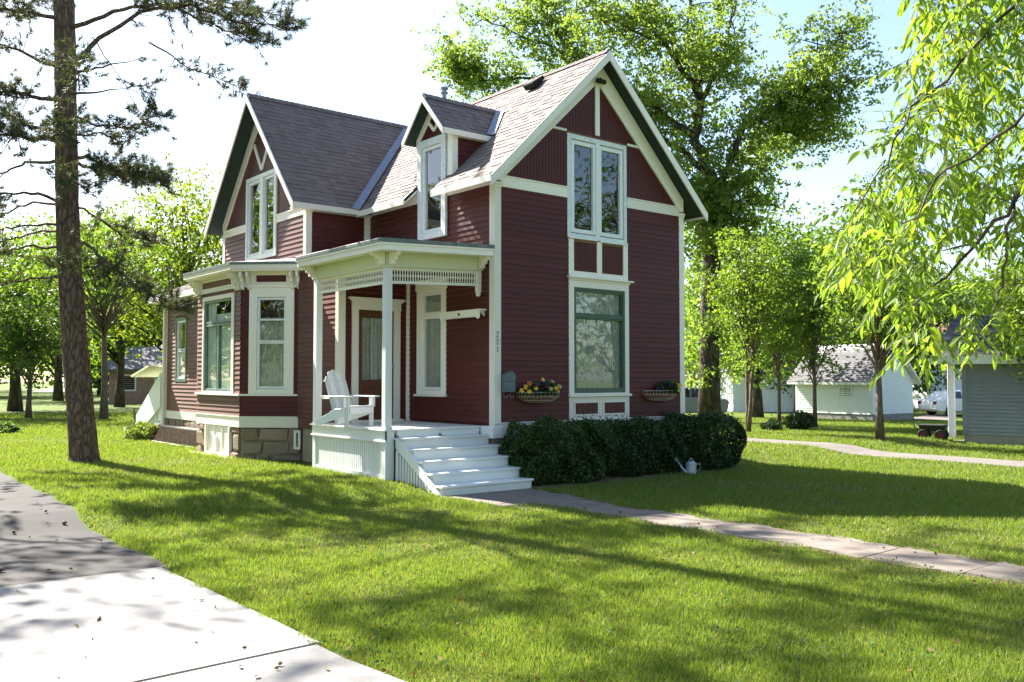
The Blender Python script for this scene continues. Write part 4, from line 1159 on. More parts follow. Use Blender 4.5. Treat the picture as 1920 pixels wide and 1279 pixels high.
# leaning lath panel along the addition's base
mb = MB()
for k in range(30):
    y = 9.35 + k * 0.125
    mb.beam((-1.95, y, -0.90), (-1.58, y + 0.16, -0.52), 0.05, 0.015, (0, 1, 0))
mb.build('lath_slats', M['youngbark'], house, kind='stuff')
mb = MB(); mb.beam((-1.57, 9.2, -0.51), (-1.57, 13.3, -0.51), 0.05, 0.06); mb.beam((-1.97, 9.2, -0.90), (-1.97, 13.3, -0.90), 0.05, 0.06); mb.build('lath_rail', M['white'], house)
small_siding.build('siding', M['red'], house, kind='stuff')

# back stoop with a closed slanting side panel and a small canopy
stoop = empty('back_stoop', (-0.9, 13.9, -0.9), 'white back stoop with slanting side panel at the far end of the house', 'stoop')
MB().prism([(-1.56, 13.0, 0.95), (-1.56, 13.0, 0.0), (-1.56, 15.1, -0.92), (-1.56, 15.1, -0.30)], (0.06, 0, 0)).build('side_panel', M['porchwhite'], stoop)
for k in range(5):
    MB().box(-1.5, -0.4, 13.35 + k * 0.3, 13.68 + k * 0.3, -0.9, -0.15 - k * 0.16).build('step', M['porchwhite'], stoop)
MB().box(-1.5, -0.4, 12.9, 13.4, -0.9, -0.02).build('landing', M['porchwhite'], stoop)
MB().prism([(-1.9, 12.95, 1.10), (-1.9, 14.5, 0.82), (0.1, 14.5, 0.82), (0.1, 12.95, 1.10)], (0, 0, 0.05)).build('canopy', M['cream'], stoop)

# ------------------------------------------------------------------ things on and around the house
# adirondack chair on the porch, facing the steps
def adirondack(loc, ang):
    c = empty('adirondack_chair', loc, 'white wooden adirondack chair standing on the porch', 'chair')
    B = Matrix.Translation(Vector(loc)) @ Matrix.Rotation(ang, 4, 'Z')
    def part(name, mb, bevel=0.004):
        o = mb.build(name, M['porchwhite'], c, bevel=bevel, basis=None)
        for v in o.data.vertices: v.co = B @ v.co
        return o
    # local: +x faces forward
    for s in (-1, 1):
        part('front_leg', MB().box(0.20, 0.30, s * 0.29 - 0.013, s * 0.29 + 0.013, 0, 0.51))
        part('rear_leg', MB().prism([(0.30, s * 0.255 - 0.013, 0.33), (0.30, s * 0.255 - 0.013, 0.22), (-0.52, s * 0.255 - 0.013, 0.0), (-0.60, s * 0.255 - 0.013, 0.0), (-0.58, s * 0.255 - 0.013, 0.09), (-0.1, s * 0.255 - 0.013, 0.30)], (0, 0.026, 0)))
        part('arm', MB().prism([(0.36, s * 0.25, 0.51), (0.36, s * 0.39, 0.51), (0.28, s * 0.405, 0.51), (-0.10, s * 0.38, 0.51), (-0.40, s * 0.335, 0.51), (-0.40, s * 0.27, 0.51), (0.0, s * 0.25, 0.51)], (0, 0, 0.024)))
        part('arm_bracket', MB().prism([(0.22, s * 0.305, 0.51), (0.28, s * 0.305, 0.51), (0.28, s * 0.305, 0.36), (0.25, s * 0.305, 0.30)] if False else [(0.235, s * 0.303, 0.51), (0.265, s * 0.303, 0.51), (0.265, s * 0.303, 0.33), (0.235, s * 0.303, 0.33)], (0, s * 0.07, 0)))
    for k in range(6):
        x = 0.30 - k * 0.085; z = 0.345 - max(0, k - 0.5) * 0.022
        part('seat_slat', MB().box(x - 0.075, x, -0.265, 0.265, z - 0.0, z + 0.02))
    part('front_apron', MB().box(0.29, 0.312, -0.27, 0.27, 0.22, 0.335))
    bx, bz = -0.16, 0.26; d = Vector((-0.37, 0, 0.93)).normalized()
    for k in range(5):
        y0 = -0.245 + k * 0.1; L = (0.66, 0.75, 0.78, 0.75, 0.66)[k]; e = (0.05, 0.02, 0.0, 0.02, 0.05)[k]
        a = Vector((bx, y0, bz)); h = [0, e if k < 2 else 0, e if k > 2 else 0]
        l0 = L - (0.07 if k == 0 else 0.015 if k == 1 else 0); l1 = L - (0.07 if k == 4 else 0.015 if k == 3 else 0)
        part('back_slat', MB().prism([a, a + Vector((0, 0.094, 0)), a + Vector((0, 0.094, 0)) + d * l1, a + Vector((0, 0.047, 0)) + d * (max(l0, l1) + 0.012), a + d * l0], (-0.018, 0, -0.007)))
    part('back_rail', MB().box(-0.42, -0.38, -0.31, 0.31, 0.475, 0.51)); part('back_rail', MB().beam(Vector((bx, -0.25, bz)) + d * 0.58 + Vector((-0.03, 0, 0)), Vector((bx, 0.25, bz)) + d * 0.58 + Vector((-0.03, 0, 0)), 0.06, 0.022, d))
    return c
adirondack((-1.88, 1.80, PZ), R(-77))

# scalloped shelf with a cut heart on the side wall
sh = empty('wall_shelf', (-0.1, 0.85, 1.85), 'small white scalloped shelf with a cut-out heart on the porch side wall', 'shelf')
MB().box(-0.19, -0.02, 0.20, 1.48, 2.005, 2.03).build('shelf_board', M['white'], sh, bevel=0.004)
mb = MB(); n = 13; L = 1.22
pts = [(0.23, 2.004)]
for k in range(n):
    for j in range(6):
        t = j / 5; u = 0.23 + (k + t) / n * L; pts.append((u, 1.915 - 0.03 * math.sin(math.pi * t) - (0.03 if k in (0, n - 1) else 0)))
pts.append((0.23 + L, 2.004))
mb.prism([(-0.175, a, b) for a, b in pts], (0.02, 0, 0)); mb.build('valance', M['white'], sh)
mb = MB(); hp = []
for k in range(24):
    t = 2 * math.pi * k / 24; hx = 16 * math.sin(t) ** 3; hy = 13 * math.cos(t) - 5 * math.cos(2 * t) - 2 * math.cos(3 * t) - math.cos(4 * t); hp.append((-0.178, 0.84 + hx * 0.0021, 1.958 + hy * 0.0021))
mb.prism(hp, (0.002, 0, 0)); mb.build('heart_cutout', M['dark'], sh)
for y in (0.26, 1.38): MB().prism([(-0.155, y, 2.004), (-0.025, y, 2.004), (-0.025, y, 1.90)], (0, 0.02, 0)).build('bracket', M['white'], sh)

# wall mailbox with paper hooks
mbx = empty('mailbox', (0.24, -0.05, 0.5), 'grey-blue metal wall mailbox with paper hooks beside the corner board', 'mailbox')
M['zinc'] = plain('blue_grey_enamel', (0.085, 0.125, 0.145), 0.45, 0.3, 12)
mb = MB(); pf_ = []
for k in range(13):
    t = math.pi * k / 12; pf_.append((0.24 - 0.115 * math.cos(t), 0.80 + 0.115 * math.sin(t)))
pl = [(0.125, 0.55)] + pf_ + [(0.355, 0.55)]
mb.prism([(a, -0.025, b) for a, b in pl], (0, -0.12, 0)); mb.build('box', M['zinc'], mbx, bevel=0.004)
mb = MB(); mb.prism([(a, -0.146, b) for a, b in [(0.14, 0.74)] + [(0.24 - 0.122 * math.cos(math.pi * k / 12), 0.80 + 0.122 * math.sin(math.pi * k / 12)) for k in range(13)] + [(0.34, 0.74)]], (0, -0.012, 0)); mb.build('lid', M['zinc'], mbx, bevel=0.003)
for x in (0.17, 0.31):
    mb = MB(); mb.tube([(x, -0.04, 0.55), (x, -0.05, 0.47), (x, -0.10, 0.45), (x, -0.15, 0.47), (x, -0.16, 0.50)], 0.006, 6); mb.build('paper_hook', M['metal'], mbx, smooth=True)

# wire hay-rack baskets with pansies
M['wire'] = plain('cream_wire', (0.50, 0.46, 0.36), 0.5, 0.1)
M['coco'] = plain('coco_liner', (0.20, 0.085, 0.045), 0.95, 0.5, 25, bump=0.6)
FL = {k: plain('petal_' + k, c, 0.6, 0.15, 20) for k, c in dict(yellow=(0.75, 0.42, 0.02), purple=(0.035, 0.012, 0.11), wine=(0.10, 0.008, 0.03), orange=(0.5, 0.12, 0.02), pale=(0.6, 0.6, 0.15)).items()}
M['flowleaf'] = leaf_mat('flower_leaf', (0.02, 0.05, 0.012), (0.035, 0.08, 0.018), (0.06, 0.11, 0.03), 0.25)
flower_mesh = {}
def flower(kc):
    if kc not in flower_mesh:
        mb = MB()
        for k in range(5):
            t = 2 * math.pi * k / 5 + 0.3; t0, t1 = t - 0.55, t + 0.55
            mb.add([(0, 0, 0.0), (0.028 * math.cos(t0), 0.028 * math.sin(t0), 0.010), (0.042 * math.cos(t - 0.25), 0.042 * math.sin(t - 0.25), 0.004), (0.042 * math.cos(t + 0.25), 0.042 * math.sin(t + 0.25), 0.004), (0.028 * math.cos(t1), 0.028 * math.sin(t1), 0.010)], [(0, 1, 2, 3, 4)])
        me = mb.mesh('flower', FL[kc], recalc=False); me.materials.append(M['dark'])
        flower_mesh[kc] = me
    return flower_mesh[kc]
def basket(x0, x1, zt, zb, label, seed, colours, fill=(0.0, 1.0)):
    r = random.Random(seed)
    b = empty('flower_basket', ((x0 + x1) / 2, -0.05, zb), label, 'flower basket', 'wire flower baskets on the front wall')
    cx = (x0 + x1) / 2; hx = (x1 - x0) / 2; D = 0.23
    def rim(s, z): return [(cx - hx * s * math.cos(t), -0.03 - D * s * math.sin(t) ** 0.8, z) for t in [math.pi * k / 16 for k in range(17)]]
    mb = MB(); rows = [rim(1.0, zt), rim(0.95, zt - 0.08), rim(0.72, zb + 0.03), rim(0.5, zb)]
    for q in rows: mb.tube(q, 0.005, 5)
    for k in range(0, 17): mb.tube([q[k] for q in rows], 0.0035, 4)
    mb.tube([rows[0][0], rows[0][-1]], 0.005, 5)
    mb.build('wire_frame', M['wire'], b, kind='stuff', smooth=True)
    mb = MB(); rr = [[(cx + (p_[0] - cx) * 0.95, -0.03 + (p_[1] + 0.03) * 0.93, p_[2] - (0.05 if i == 0 else 0)) for p_ in q] for i, q in enumerate(rows)]
    for q in rr: mb.v += q
    for i in range(3):
        for k in range(16): mb.f.append((i * 17 + k, i * 17 + k + 1, (i + 1) * 17 + k + 1, (i + 1) * 17 + k))
    mb.f.append(tuple(range(17)))
    mb.build('coco_liner', M['coco'], b)
    n = 1700; a = np.zeros((n, 3)); rg = np.random.default_rng(seed)
    ux = rg.uniform(fill[0], fill[1], n); a[:, 0] = x0 + (x1 - x0) * ux
    prof = np.sin(np.pi * np.clip((ux - fill[0]) / (fill[1] - fill[0]), 0.03, 0.97)) ** 0.5
    a[:, 1] = -0.05 - rg.uniform(0, 0.24, n) * prof; a[:, 2] = zt - 0.05 + rg.uniform(0, 0.25, n) * prof
    leaves('foliage', a, 0.05, M['flowleaf'], b, rg, kind='stuff')
    for k in range(len(colours)):
        u = fill[0] + (fill[1] - fill[0]) * ((k + 0.5) / len(colours) + r.uniform(-0.04, 0.04)); u = min(0.98, max(0.02, u))
        x = x0 + (x1 - x0) * u; hgt = math.sin(math.pi * min(0.96, max(0.04, (u - fill[0]) / (fill[1] - fill[0])))) ** 0.5
        p_ = Vector((x, -0.14 - r.uniform(0.02, 0.16) * hgt, zt + r.uniform(0.0, 0.24) * hgt))
        m = Matrix.Translation(p_) @ Vector((-0.45 + r.uniform(-0.5, 0.5), -1, r.uniform(0.1, 0.7))).to_track_quat('Z', 'Y').to_matrix().to_4x4() @ Matrix.Rotation(r.uniform(0, 6), 4, 'Z') @ Matrix.Scale(r.uniform(1.0, 1.5), 4)
        inst('flower', flower(colours[k]), b, m)

# ------------------------------------------------------------------ foliage
def rand_dirs(n, rg):
    v = rg.normal(size=(n, 3)); return v / np.linalg.norm(v, axis=1, keepdims=True)
def leaf_quads(c, size, rg, droop=0.25, wid=0.5, flat=0.0, var=0.35):
    n = len(c)
    d = rand_dirs(n, rg); d[:, 2] = d[:, 2] * (1 - flat) - droop; d /= np.linalg.norm(d, axis=1, keepdims=True)
    s = np.cross(d, rand_dirs(n, rg)); s /= np.linalg.norm(s, axis=1, keepdims=True) + 1e-9
    nn = np.cross(d, s)
    L = (size * rg.uniform(1 - var, 1 + var, n))[:, None]
    v = np.empty((n, 4, 3))
    v[:, 0] = c - d * L * 0.5; v[:, 2] = c + d * L * 0.5 - nn * L * 0.06
    v[:, 1] = c + s * L * wid * 0.5 + nn * L * 0.10; v[:, 3] = c - s * L * wid * 0.5 + nn * L * 0.10
    return v.reshape(-1, 3)
def tuft_cloud(C, n_t, per_t, spread, tight, rg):
    """clump centres -> twig tufts -> leaves: uneven masses with gaps between the tufts"""
    t = np.repeat(C, n_t, axis=0) + rg.normal(0, 1, (len(C) * n_t, 3)) * np.array(spread)
    return np.repeat(t, per_t, axis=0) + rg.normal(0, 1, (len(t) * per_t, 3)) * np.array([tight, tight, tight * 0.6])
def leaves(name, c, size, mat, parent, rg, kind=None, droop=0.25, wid=0.55, flat=0.0):
    return np_mesh(name, leaf_quads(c, size, rg, droop, wid, flat), 4, mat, parent, kind)

FBC = ['yellow', 'yellow', 'yellow', 'orange', 'yellow', 'wine', 'purple', 'yellow', 'purple', 'purple', 'wine', 'purple', 'pale', 'purple', 'yellow', 'pale', 'yellow', 'wine', 'pale', 'wine']
basket(0.47, 1.47, 0.54, 0.36, 'wire basket full of yellow and purple pansies near the mailbox', 31, FBC, (0.02, 0.98))
basket(3.76, 4.76, 0.54, 0.34, 'wire basket of dark purple pansies right of the green window, left half bare', 32, ['purple', 'wine', 'purple', 'wine', 'purple', 'purple', 'wine', 'yellow', 'purple', 'wine', 'yellow', 'pale', 'yellow', 'wine'], (0.34, 1.0))

def shrub(name, label, cat, x0, x1, y0, y1, z0, z1, n, size, mat, seed, group=None, boxy=True, stems=True, parent=None):
    rg = np.random.default_rng(seed)
    b = empty(name, ((x0 + x1) / 2, (y0 + y1) / 2, z0), label, cat, group)
    u = rg.uniform(-1, 1, (n, 3))
    if boxy:
        ax = np.argmax(np.abs(u), axis=1); k = rg.random(n) < 0.72
        sh_ = 1 - np.abs(rg.normal(0, 0.10, n))
        u[k] = u[k] / np.abs(u[k, ax[k]])[:, None] * sh_[k][:, None]
        rr = np.maximum(1, np.linalg.norm(u * np.array([0.80, 0.85, 0.72]), axis=1)); u = u / rr[:, None]
    else:
        d = u / np.linalg.norm(u, axis=1, keepdims=True); u = d * (rg.random(n) ** 0.35)[:, None]
    c = np.empty((n, 3))
    c[:, 0] = (x0 + x1) / 2 + u[:, 0] * (x1 - x0) / 2; c[:, 1] = (y0 + y1) / 2 + u[:, 1] * (y1 - y0) / 2; c[:, 2] = (z0 + z1) / 2 + u[:, 2] * (z1 - z0) / 2
    nz = 0.075 * np.sin(c[:, 0] * 5.1 + seed) * np.sin(c[:, 1] * 6 + c[:, 2] * 4.3) + 0.04 * np.sin(c[:, 0] * 13 + c[:, 2] * 9)
    c[:, 1] += nz * 1.3; c[:, 2] += nz * 0.9 * (u[:, 2] > 0)
    c[:, 2] = np.maximum(c[:, 2], z0 + 0.05)
    k = rg.random(n) < 0.06; c[k, 2] += rg.uniform(0, 0.14, k.sum()) * (u[k, 2] > 0.6)
    leaves('foliage', c, size, mat, b, rg, None, 0.0, 0.5)
    if stems:
        r = random.Random(seed); mb = MB()
        for _ in range(int(10 + 9 * (x1 - x0))):
            x = r.uniform(x0 + 0.2, x1 - 0.2); y = r.uniform(y0 + 0.3, y1 - 0.2); t = Vector((x + r.uniform(-0.35, 0.35), y + r.uniform(-0.3, 0.3), z1 - r.uniform(0.08, 0.3)))
            mb.tube([(x, y, z0 - 0.02), Vector((x, y, z0)).lerp(t, 0.5) + Vector((r.uniform(-0.05, 0.05), r.uniform(-0.05, 0.05), 0)), t], [0.016, 0.011, 0.004], 5)
        mb.build('stems', M['oakbark'], b, kind='stuff')
    return b
shrub('hedge_shrub', 'dark green clipped hedge section next to the white steps', 'hedge', -0.10, 1.98, -1.22, -0.12, -1.02, 0.0, 25000, 0.060, M['hedgeleaf2'], 11, 'hedge along the front wall')
shrub('hedge_shrub', 'dark green clipped hedge section in front of the large green window', 'hedge', 1.98, 3.9, -1.22, -0.20, -1.02, -0.03, 21000, 0.060, M['hedgeleaf'], 12, 'hedge along the front wall')
shrub('hedge_shrub', 'dark bushy hedge end beyond the house corner, behind the watering can', 'hedge', 3.85, 5.55, -1.38, -0.10, -1.02, 0.02, 21000, 0.062, M['hedgeleaf'], 13, 'hedge along the front wall')

# galvanised watering can on the lawn by the hedge
M['galv'] = plain('galvanised_steel', (0.42, 0.47, 0.50), 0.42, 0.2, 10, metal=0.35)
q = on_ground(1296, 890)
wc = empty('watering_can', q, 'galvanised watering can with long spout on the grass by the hedge', 'watering can')
mb = MB(); mb.lathe(q, [(0.10, 0.0), (0.105, 0.01), (0.098, 0.03), (0.098, 0.20), (0.104, 0.21), (0.10, 0.22), (0.055, 0.235), (0.05, 0.25)], 20); mb.build('body', M['galv'], wc, smooth=False)
sd = Vector((-0.80, 0.50, 0)).normalized()
mb = MB(); mb.tube([q + sd * 0.09 + Vector((0, 0, 0.04)), q + sd * 0.17 + Vector((0, 0, 0.12)), q + sd * 0.28 + Vector((0, 0, 0.27))], [0.032, 0.022, 0.015], 10); mb.tube([q + sd * 0.275 + Vector((0, 0, 0.265)), q + sd * 0.31 + Vector((0, 0, 0.30))], [0.016, 0.042], 12); mb.build('spout', M['galv'], wc)
mb = MB(); mb.tube([q - sd * 0.09 + Vector((0, 0, 0.19)), q - sd * 0.17 + Vector((0, 0, 0.20)), q - sd * 0.19 + Vector((0, 0, 0.12)), q - sd * 0.10 + Vector((0, 0, 0.05))], 0.010, 6); mb.tube([q - sd * 0.08 + Vector((0, 0, 0.22)), q + Vector((0, 0, 0.31)), q + sd * 0.08 + Vector((0, 0, 0.22))], 0.009, 6); mb.build('handle', M['galv'], wc, smooth=True)

# ------------------------------------------------------------------ trees
def limb_path(a, b, r, bend=0.12, k=5, lift=0.1):
    a = Vector(a); b = Vector(b); L = (b - a).length; out = []
    o1 = Vector((r.uniform(-1, 1), r.uniform(-1, 1), r.uniform(-0.5, 1))) * bend * L
    for i in range(k + 1):
        t = i / k; out.append(a.lerp(b, t) + o1 * math.sin(math.pi * t) * 0.7 + Vector((0, 0, lift * L * math.sin(math.pi * t) * 0.5)))
    return out

def broadleaf(name, label, cat, base, H, clear, rx, n_cl, per, size, mat, barkm, seed, tr=0.16, group=None, ry=None, lean=(0, 0), spread=0.2, stems=1, low=0.0, shell=0.5):
    """a tree: tapered trunk with limbs reaching into clumps of leaves"""
    r = random.Random(seed); rg = np.random.default_rng(seed)
    base = Vector(base); t = empty(name, base, label, cat, group); mb = MB()
    ry = ry or rx; cz0 = clear - low; ch = H - cz0; c0 = base + Vector((lean[0], lean[1], cz0 + ch / 2))
    tops = []
    for s in range(stems):
        o = Vector((r.uniform(-1, 1) * rx * 0.35, r.uniform(-1, 1) * rx * 0.35, 0)) if stems > 1 else Vector((0, 0, 0))
        top = base + Vector((lean[0] * 0.9, lean[1] * 0.9, H * 0.86)) + o * 1.2
        k = 7; pts = []
        for i in range(k + 1):
            q = i / k; pts.append(base.lerp(top, q) + Vector((math.sin(q * 5 + seed + s) * 0.12 * tr * 8 * q, math.cos(q * 4 + seed) * 0.1 * tr * 8 * q, 0)) + o * (q ** 0.5 - q) * 0.6)
        pts[0].z -= 0.12
        mb.tube(pts, [tr * 1.35 / stems ** 0.4] + [tr * (1 - 0.86 * i / k) / stems ** 0.4 for i in range(1, k + 1)], 9)
        tops.append(pts)
    C = np.empty((n_cl, 3))
    for i in range(n_cl):
        d = Vector((r.gauss(0, 1), r.gauss(0, 1), r.gauss(0, 1))).normalized() * (r.random() ** shell)
        zz = d.z; wv = 1.0 - 0.25 * max(0, zz) + 0.15 * math.sin(3 * math.atan2(d.y, d.x) + seed)
        p_ = c0 + Vector((d.x * rx * wv, d.y * ry * wv, d.z * ch / 2)); C[i] = p_
        if i % max(1, n_cl // 34) == 0:
            pts = tops[i % stems]; f = min(0.9, max(clear / H * 0.9, (p_.z - base.z) / H - 0.12 - r.random() * 0.12)); a = pts[int(f * 7)].lerp(pts[min(7, int(f * 7) + 1)], f * 7 - int(f * 7))
            mb.tube(limb_path(a, p_, r, 0.1), [tr * 0.34, tr * 0.27, tr * 0.2, tr * 0.15, tr * 0.09, tr * 0.03], 6)
    mb.build('trunk', barkm, t, smooth=True)
    sg = spread * (rx * 0.9)
    nt = max(3, per // 10); c = tuft_cloud(C, nt, 10, (sg, sg, sg * 0.62), size * 1.15, rg)
    c[:, 2] = np.maximum(c[:, 2], base.z + max(0.3, cz0 * 0.8))
    leaves('crown', c, size, mat, t, rg, None, 0.3, 0.6)
    return t

# --- the big oak behind the house
ob = on_ground(1330, 792)
D0 = depth_of(ob)
oak = empty('oak_tree', ob, 'huge old oak with dark trunk behind the right corner of the red house', 'tree')
r = random.Random(77); rg = np.random.default_rng(77)
def OP(px, py, dd=0.0): return at(px, py, D0 + dd)
mbk = MB()
trunk_pts = [ob + Vector((0, 0, -0.2)), OP(1330, 700), OP(1331, 560), OP(1338, 440), OP(1336, 350)]
mbk.tube(trunk_pts, [0.50, 0.40, 0.36, 0.33, 0.30], 14)
limbs = [
 ([(1336, 350, 0), (1306, 262, 0.3), (1312, 190, 0.5), (1306, 120, 0.8), (1290, 40, 1.2), (1300, -90, 1.5)], 0.24),
 ([(1337, 400, 0), (1356, 330, -0.6), (1400, 235, -1.4), (1468, 195, -2.0), (1528, 120, -2.4), (1588, 62, -2.6)], 0.17),
 ([(1468, 195, -2.0), (1530, 165, -2.6), (1596, 152, -3.0)], 0.08),
 ([(1420, 225, -1.5), (1500, 255, -1.0), (1560, 235, -0.6)], 0.07),
 ([(1312, 190, 0.5), (1272, 112, -0.4), (1236, 70, -1.0), (1180, -30, -1.4)], 0.15),
 ([(1306, 262, 0.3), (1230, 205, 1.6), (1160, 150, 2.6), (1075, 108, 3.4), (985, 70, 4.0), (905, 35, 4.2)], 0.16),
 ([(1330, 330, 0), (1230, 250, 2.5), (1110, 170, 4.0), (1000, 150, 5.0), (905, 150, 5.4), (850, 150, 5.6)], 0.14),
 ([(1075, 108, 3.4), (1035, 50, 3.0), (1010, -20, 2.8)], 0.07),
 ([(1312, 190, 0.5), (1360, 120, 0.9), (1374, 40, 1.4), (1384, -70, 1.6)], 0.12),
 ([(1340, 390, 0), (1420, 300, 1.4), (1480, 255, 2.2)], 0.09),
 ([(1240, 75, -1.0), (1150, 40, -1.6), (1080, 20, -2.0)], 0.07),
 ([(1331, 470, 0), (1380, 420, -0.6), (1400, 380, -0.8)], 0.06),
 ([(1331, 420, 0), (1290, 380, -1.0), (1250, 330, -1.4)], 0.08),
 ([(1230, 205, 1.6), (1200, 270, 1.0), (1190, 330, 0.6)], 0.06),
 ([(905, 150, 5.4), (870, 130, 5.2), (845, 120, 5.0)], 0.04),
]
cl = []; twigs = 0
for pts, rad in limbs:
    P_ = [OP(*q) for q in pts]; fine = []
    for a, b in zip(P_[:-1], P_[1:]):
        for k in range(4): fine.append(a.lerp(b, k / 4) + Vector((r.uniform(-1, 1), r.uniform(-1, 1), r.uniform(-1, 1))) * 0.10)
    fine.append(P_[-1]); n = len(fine)
    mbk.tube(fine, [max(0.015, rad * (1 - 0.88 * i / (n - 1))) for i in range(n)], 8)
    for i in range(int(n * 0.18), n):
        for s in range(2 if rad > 0.1 else 3):
            L = r.uniform(0.6, 1.7) * (1.0 if rad > 0.1 else 0.7)
            d = Vector((r.gauss(0, 1), r.gauss(0, 1), r.gauss(0.25, 0.8))).normalized() * L
            e = fine[i] + d; lp = limb_path(fine[i], e, r, 0.15, 3)
            mbk.tube(lp, [0.035, 0.025, 0.016, 0.008], 5)
            cl.append(e)
            for q in range(2): cl.append(lp[2] + Vector((r.gauss(0, 1), r.gauss(0, 1), r.gauss(0, 0.8))) * 0.5)
# bare dead twigs at the crown's outer ends
for (a, b) in (((1560, 95, -2.5), (1640, 30, -2.8)), ((1575, 75, -2.5), (1618, 5, -2.6)), ((1590, 90, -2.5), (1625, 60, -2.6)), ((850, 150, 5.6), (822, 110, 5.4)), ((1540, 235, -0.6), (1610, 240, -0.8)), ((870, 40, 4.2), (845, 20, 4.0))):
    mbk.tube(limb_path(OP(*a), OP(*b), r, 0.12, 5), [0.03, 0.022, 0.016, 0.012, 0.008, 0.004], 5)
# sprouting foliage clothing the trunk
for k in range(90):
    px = r.gauss(1335, 40); py = r.uniform(400, 730); cl.append(OP(px, py, r.uniform(-1.1, 1.3)) + Vector((r.gauss(0, 0.2), r.gauss(0, 0.2), 0)))
for k in range(46):
    cl.append(OP(r.uniform(1270, 1385), r.uniform(300, 480), r.uniform(-2, 2)))
mbk.build('trunk', M['oakbark'], oak, smooth=True)
C = np.array([tuple(q) for q in cl])
c = tuft_cloud(C, 5, 13, (0.40, 0.40, 0.26), 0.13, rg)
leaves('crown', c, 0.145, M['oakleaf'], oak, rg, None, 0.3, 0.65)

# --- the pine on the left lawn
pb = on_ground(158, 866); PD = depth_of(pb)
pine = empty('pine_tree', pb, 'tall pine with bare grey-brown trunk on the lawn left of the house', 'tree')
r = random.Random(5); rg = np.random.default_rng(5)
def PP(px, py, dd=0.0): return at(px, py, PD + dd)
tp = [pb + Vector((0, 0, -0.15)), pb + Vector((0, 0, 0.12)), PP(150, 760), PP(140, 640), PP(130, 500), PP(126, 380), PP(124, 240), PP(122, 100), PP(120, 0), PP(117, -220), PP(112, -520), PP(110, -800)]
tr_ = [0.33, 0.275, 0.25, 0.238, 0.222, 0.212, 0.203, 0.195, 0.188, 0.155, 0.10, 0.03]
mbk = MB()
def furrowed(pts, rad, n=44, step=0.07, seed=1, amp=0.045, zmax=99):
    """trunk with vertical bark plates raised as real relief"""
    P2, R2 = [], []
    for (a, b), (ra, rb) in zip(zip(pts[:-1], pts[1:]), zip(rad[:-1], rad[1:])):
        k = max(1, int((b - a).length / step))
        for i in range(k): P2.append(a.lerp(b, i / k)); R2.append(ra + (rb - ra) * i / k)
    P2.append(pts[-1]); R2.append(rad[-1])
    m_ = MB(); base = 0
    for i, (p_, q_) in enumerate(zip(P2, R2)):
        zz = p_.z
        for k in range(n):
            t = 2 * math.pi * k / n
            ph = math.sin(t * 11 + 1.7 * math.sin(zz * 1.3 + seed) + 0.8 * math.sin(zz * 4.1 + t * 2)) * 0.6 + math.sin(t * 17 + 2.2 * math.sin(zz * 2.1) + zz * 0.9) * 0.4
            pl = math.sin(zz * 9 + 5 * math.sin(t * 5 + seed) + 3 * math.sin(t * 9)) 
            d = q_ * (1 + amp * (math.copysign(abs(ph) ** 0.6, ph)) + amp * 0.35 * pl)
            m_.v.append((p_.x + math.cos(t) * d, p_.y + math.sin(t) * d, zz))
    for i in range(len(P2) - 1):
        for k in range(n):
            q = (k + 1) % n; m_.f.append((i * n + k, i * n + q, (i + 1) * n + q, (i + 1) * n + k))
    return m_
furrowed(tp[:9], tr_[:9]).build('trunk', M['pinebark'], pine, smooth=True)
mbk.tube(tp[8:], tr_[8:], 14)
def trunk_at(z):
    for a, b in zip(tp[:-1], tp[1:]):
        if a.z <= z <= b.z: return a.lerp(b, (z - a.z) / (b.z - a.z))
    return tp[-1].copy()
tufts = []; tdir = []
def pine_branch(pts, rad, start=0.25, dens=1.0, twl=0.75):
    fine = []
    for a, b in zip(pts[:-1], pts[1:]):
        for k in range(5): fine.append(a.lerp(b, k / 5) + Vector((r.uniform(-1, 1), r.uniform(-1, 1), r.uniform(-1, 1))) * 0.03)
    fine.append(pts[-1]); n = len(fine)
    mbk.tube(fine, [max(0.008, rad * (1 - 0.85 * i / (n - 1))) for i in range(n)], 7)
    for i in range(int(n * start), n):
        ax = (fine[min(i + 1, n - 1)] - fine[i - 1]).normalized()
        for s in range(max(1, int(round(4.2 * dens + r.uniform(-0.5, 0.5))))):
            L = r.uniform(0.35, 1.0) * twl * (1.15 - 0.5 * i / n)
            side = Vector((r.gauss(0, 1), r.gauss(0, 1), r.gauss(0, 0.45))); d = (ax * r.uniform(0.3, 0.9) + side.normalized() * 0.85).normalized()
            o = fine[i] + (fine[min(i + 1, n - 1)] - fine[i]) * r.random(); lp = [o, o + d * L * 0.5 + Vector((0, 0, -0.03)), o + d * L + Vector((0, 0, 0.08))]
            mbk.tube(lp, [0.010, 0.007, 0.004], 4, False)
            for t in (1.0, 0.78, 0.55):
                if t < 1 and r.random() > 0.72: continue
                e = o.lerp(lp[2], t); tufts.append(e + Vector((r.gauss(0, 1), r.gauss(0, 1), r.gauss(0, 1))) * 0.05); tdir.append((d + Vector((0, 0, 0.35))).normalized())
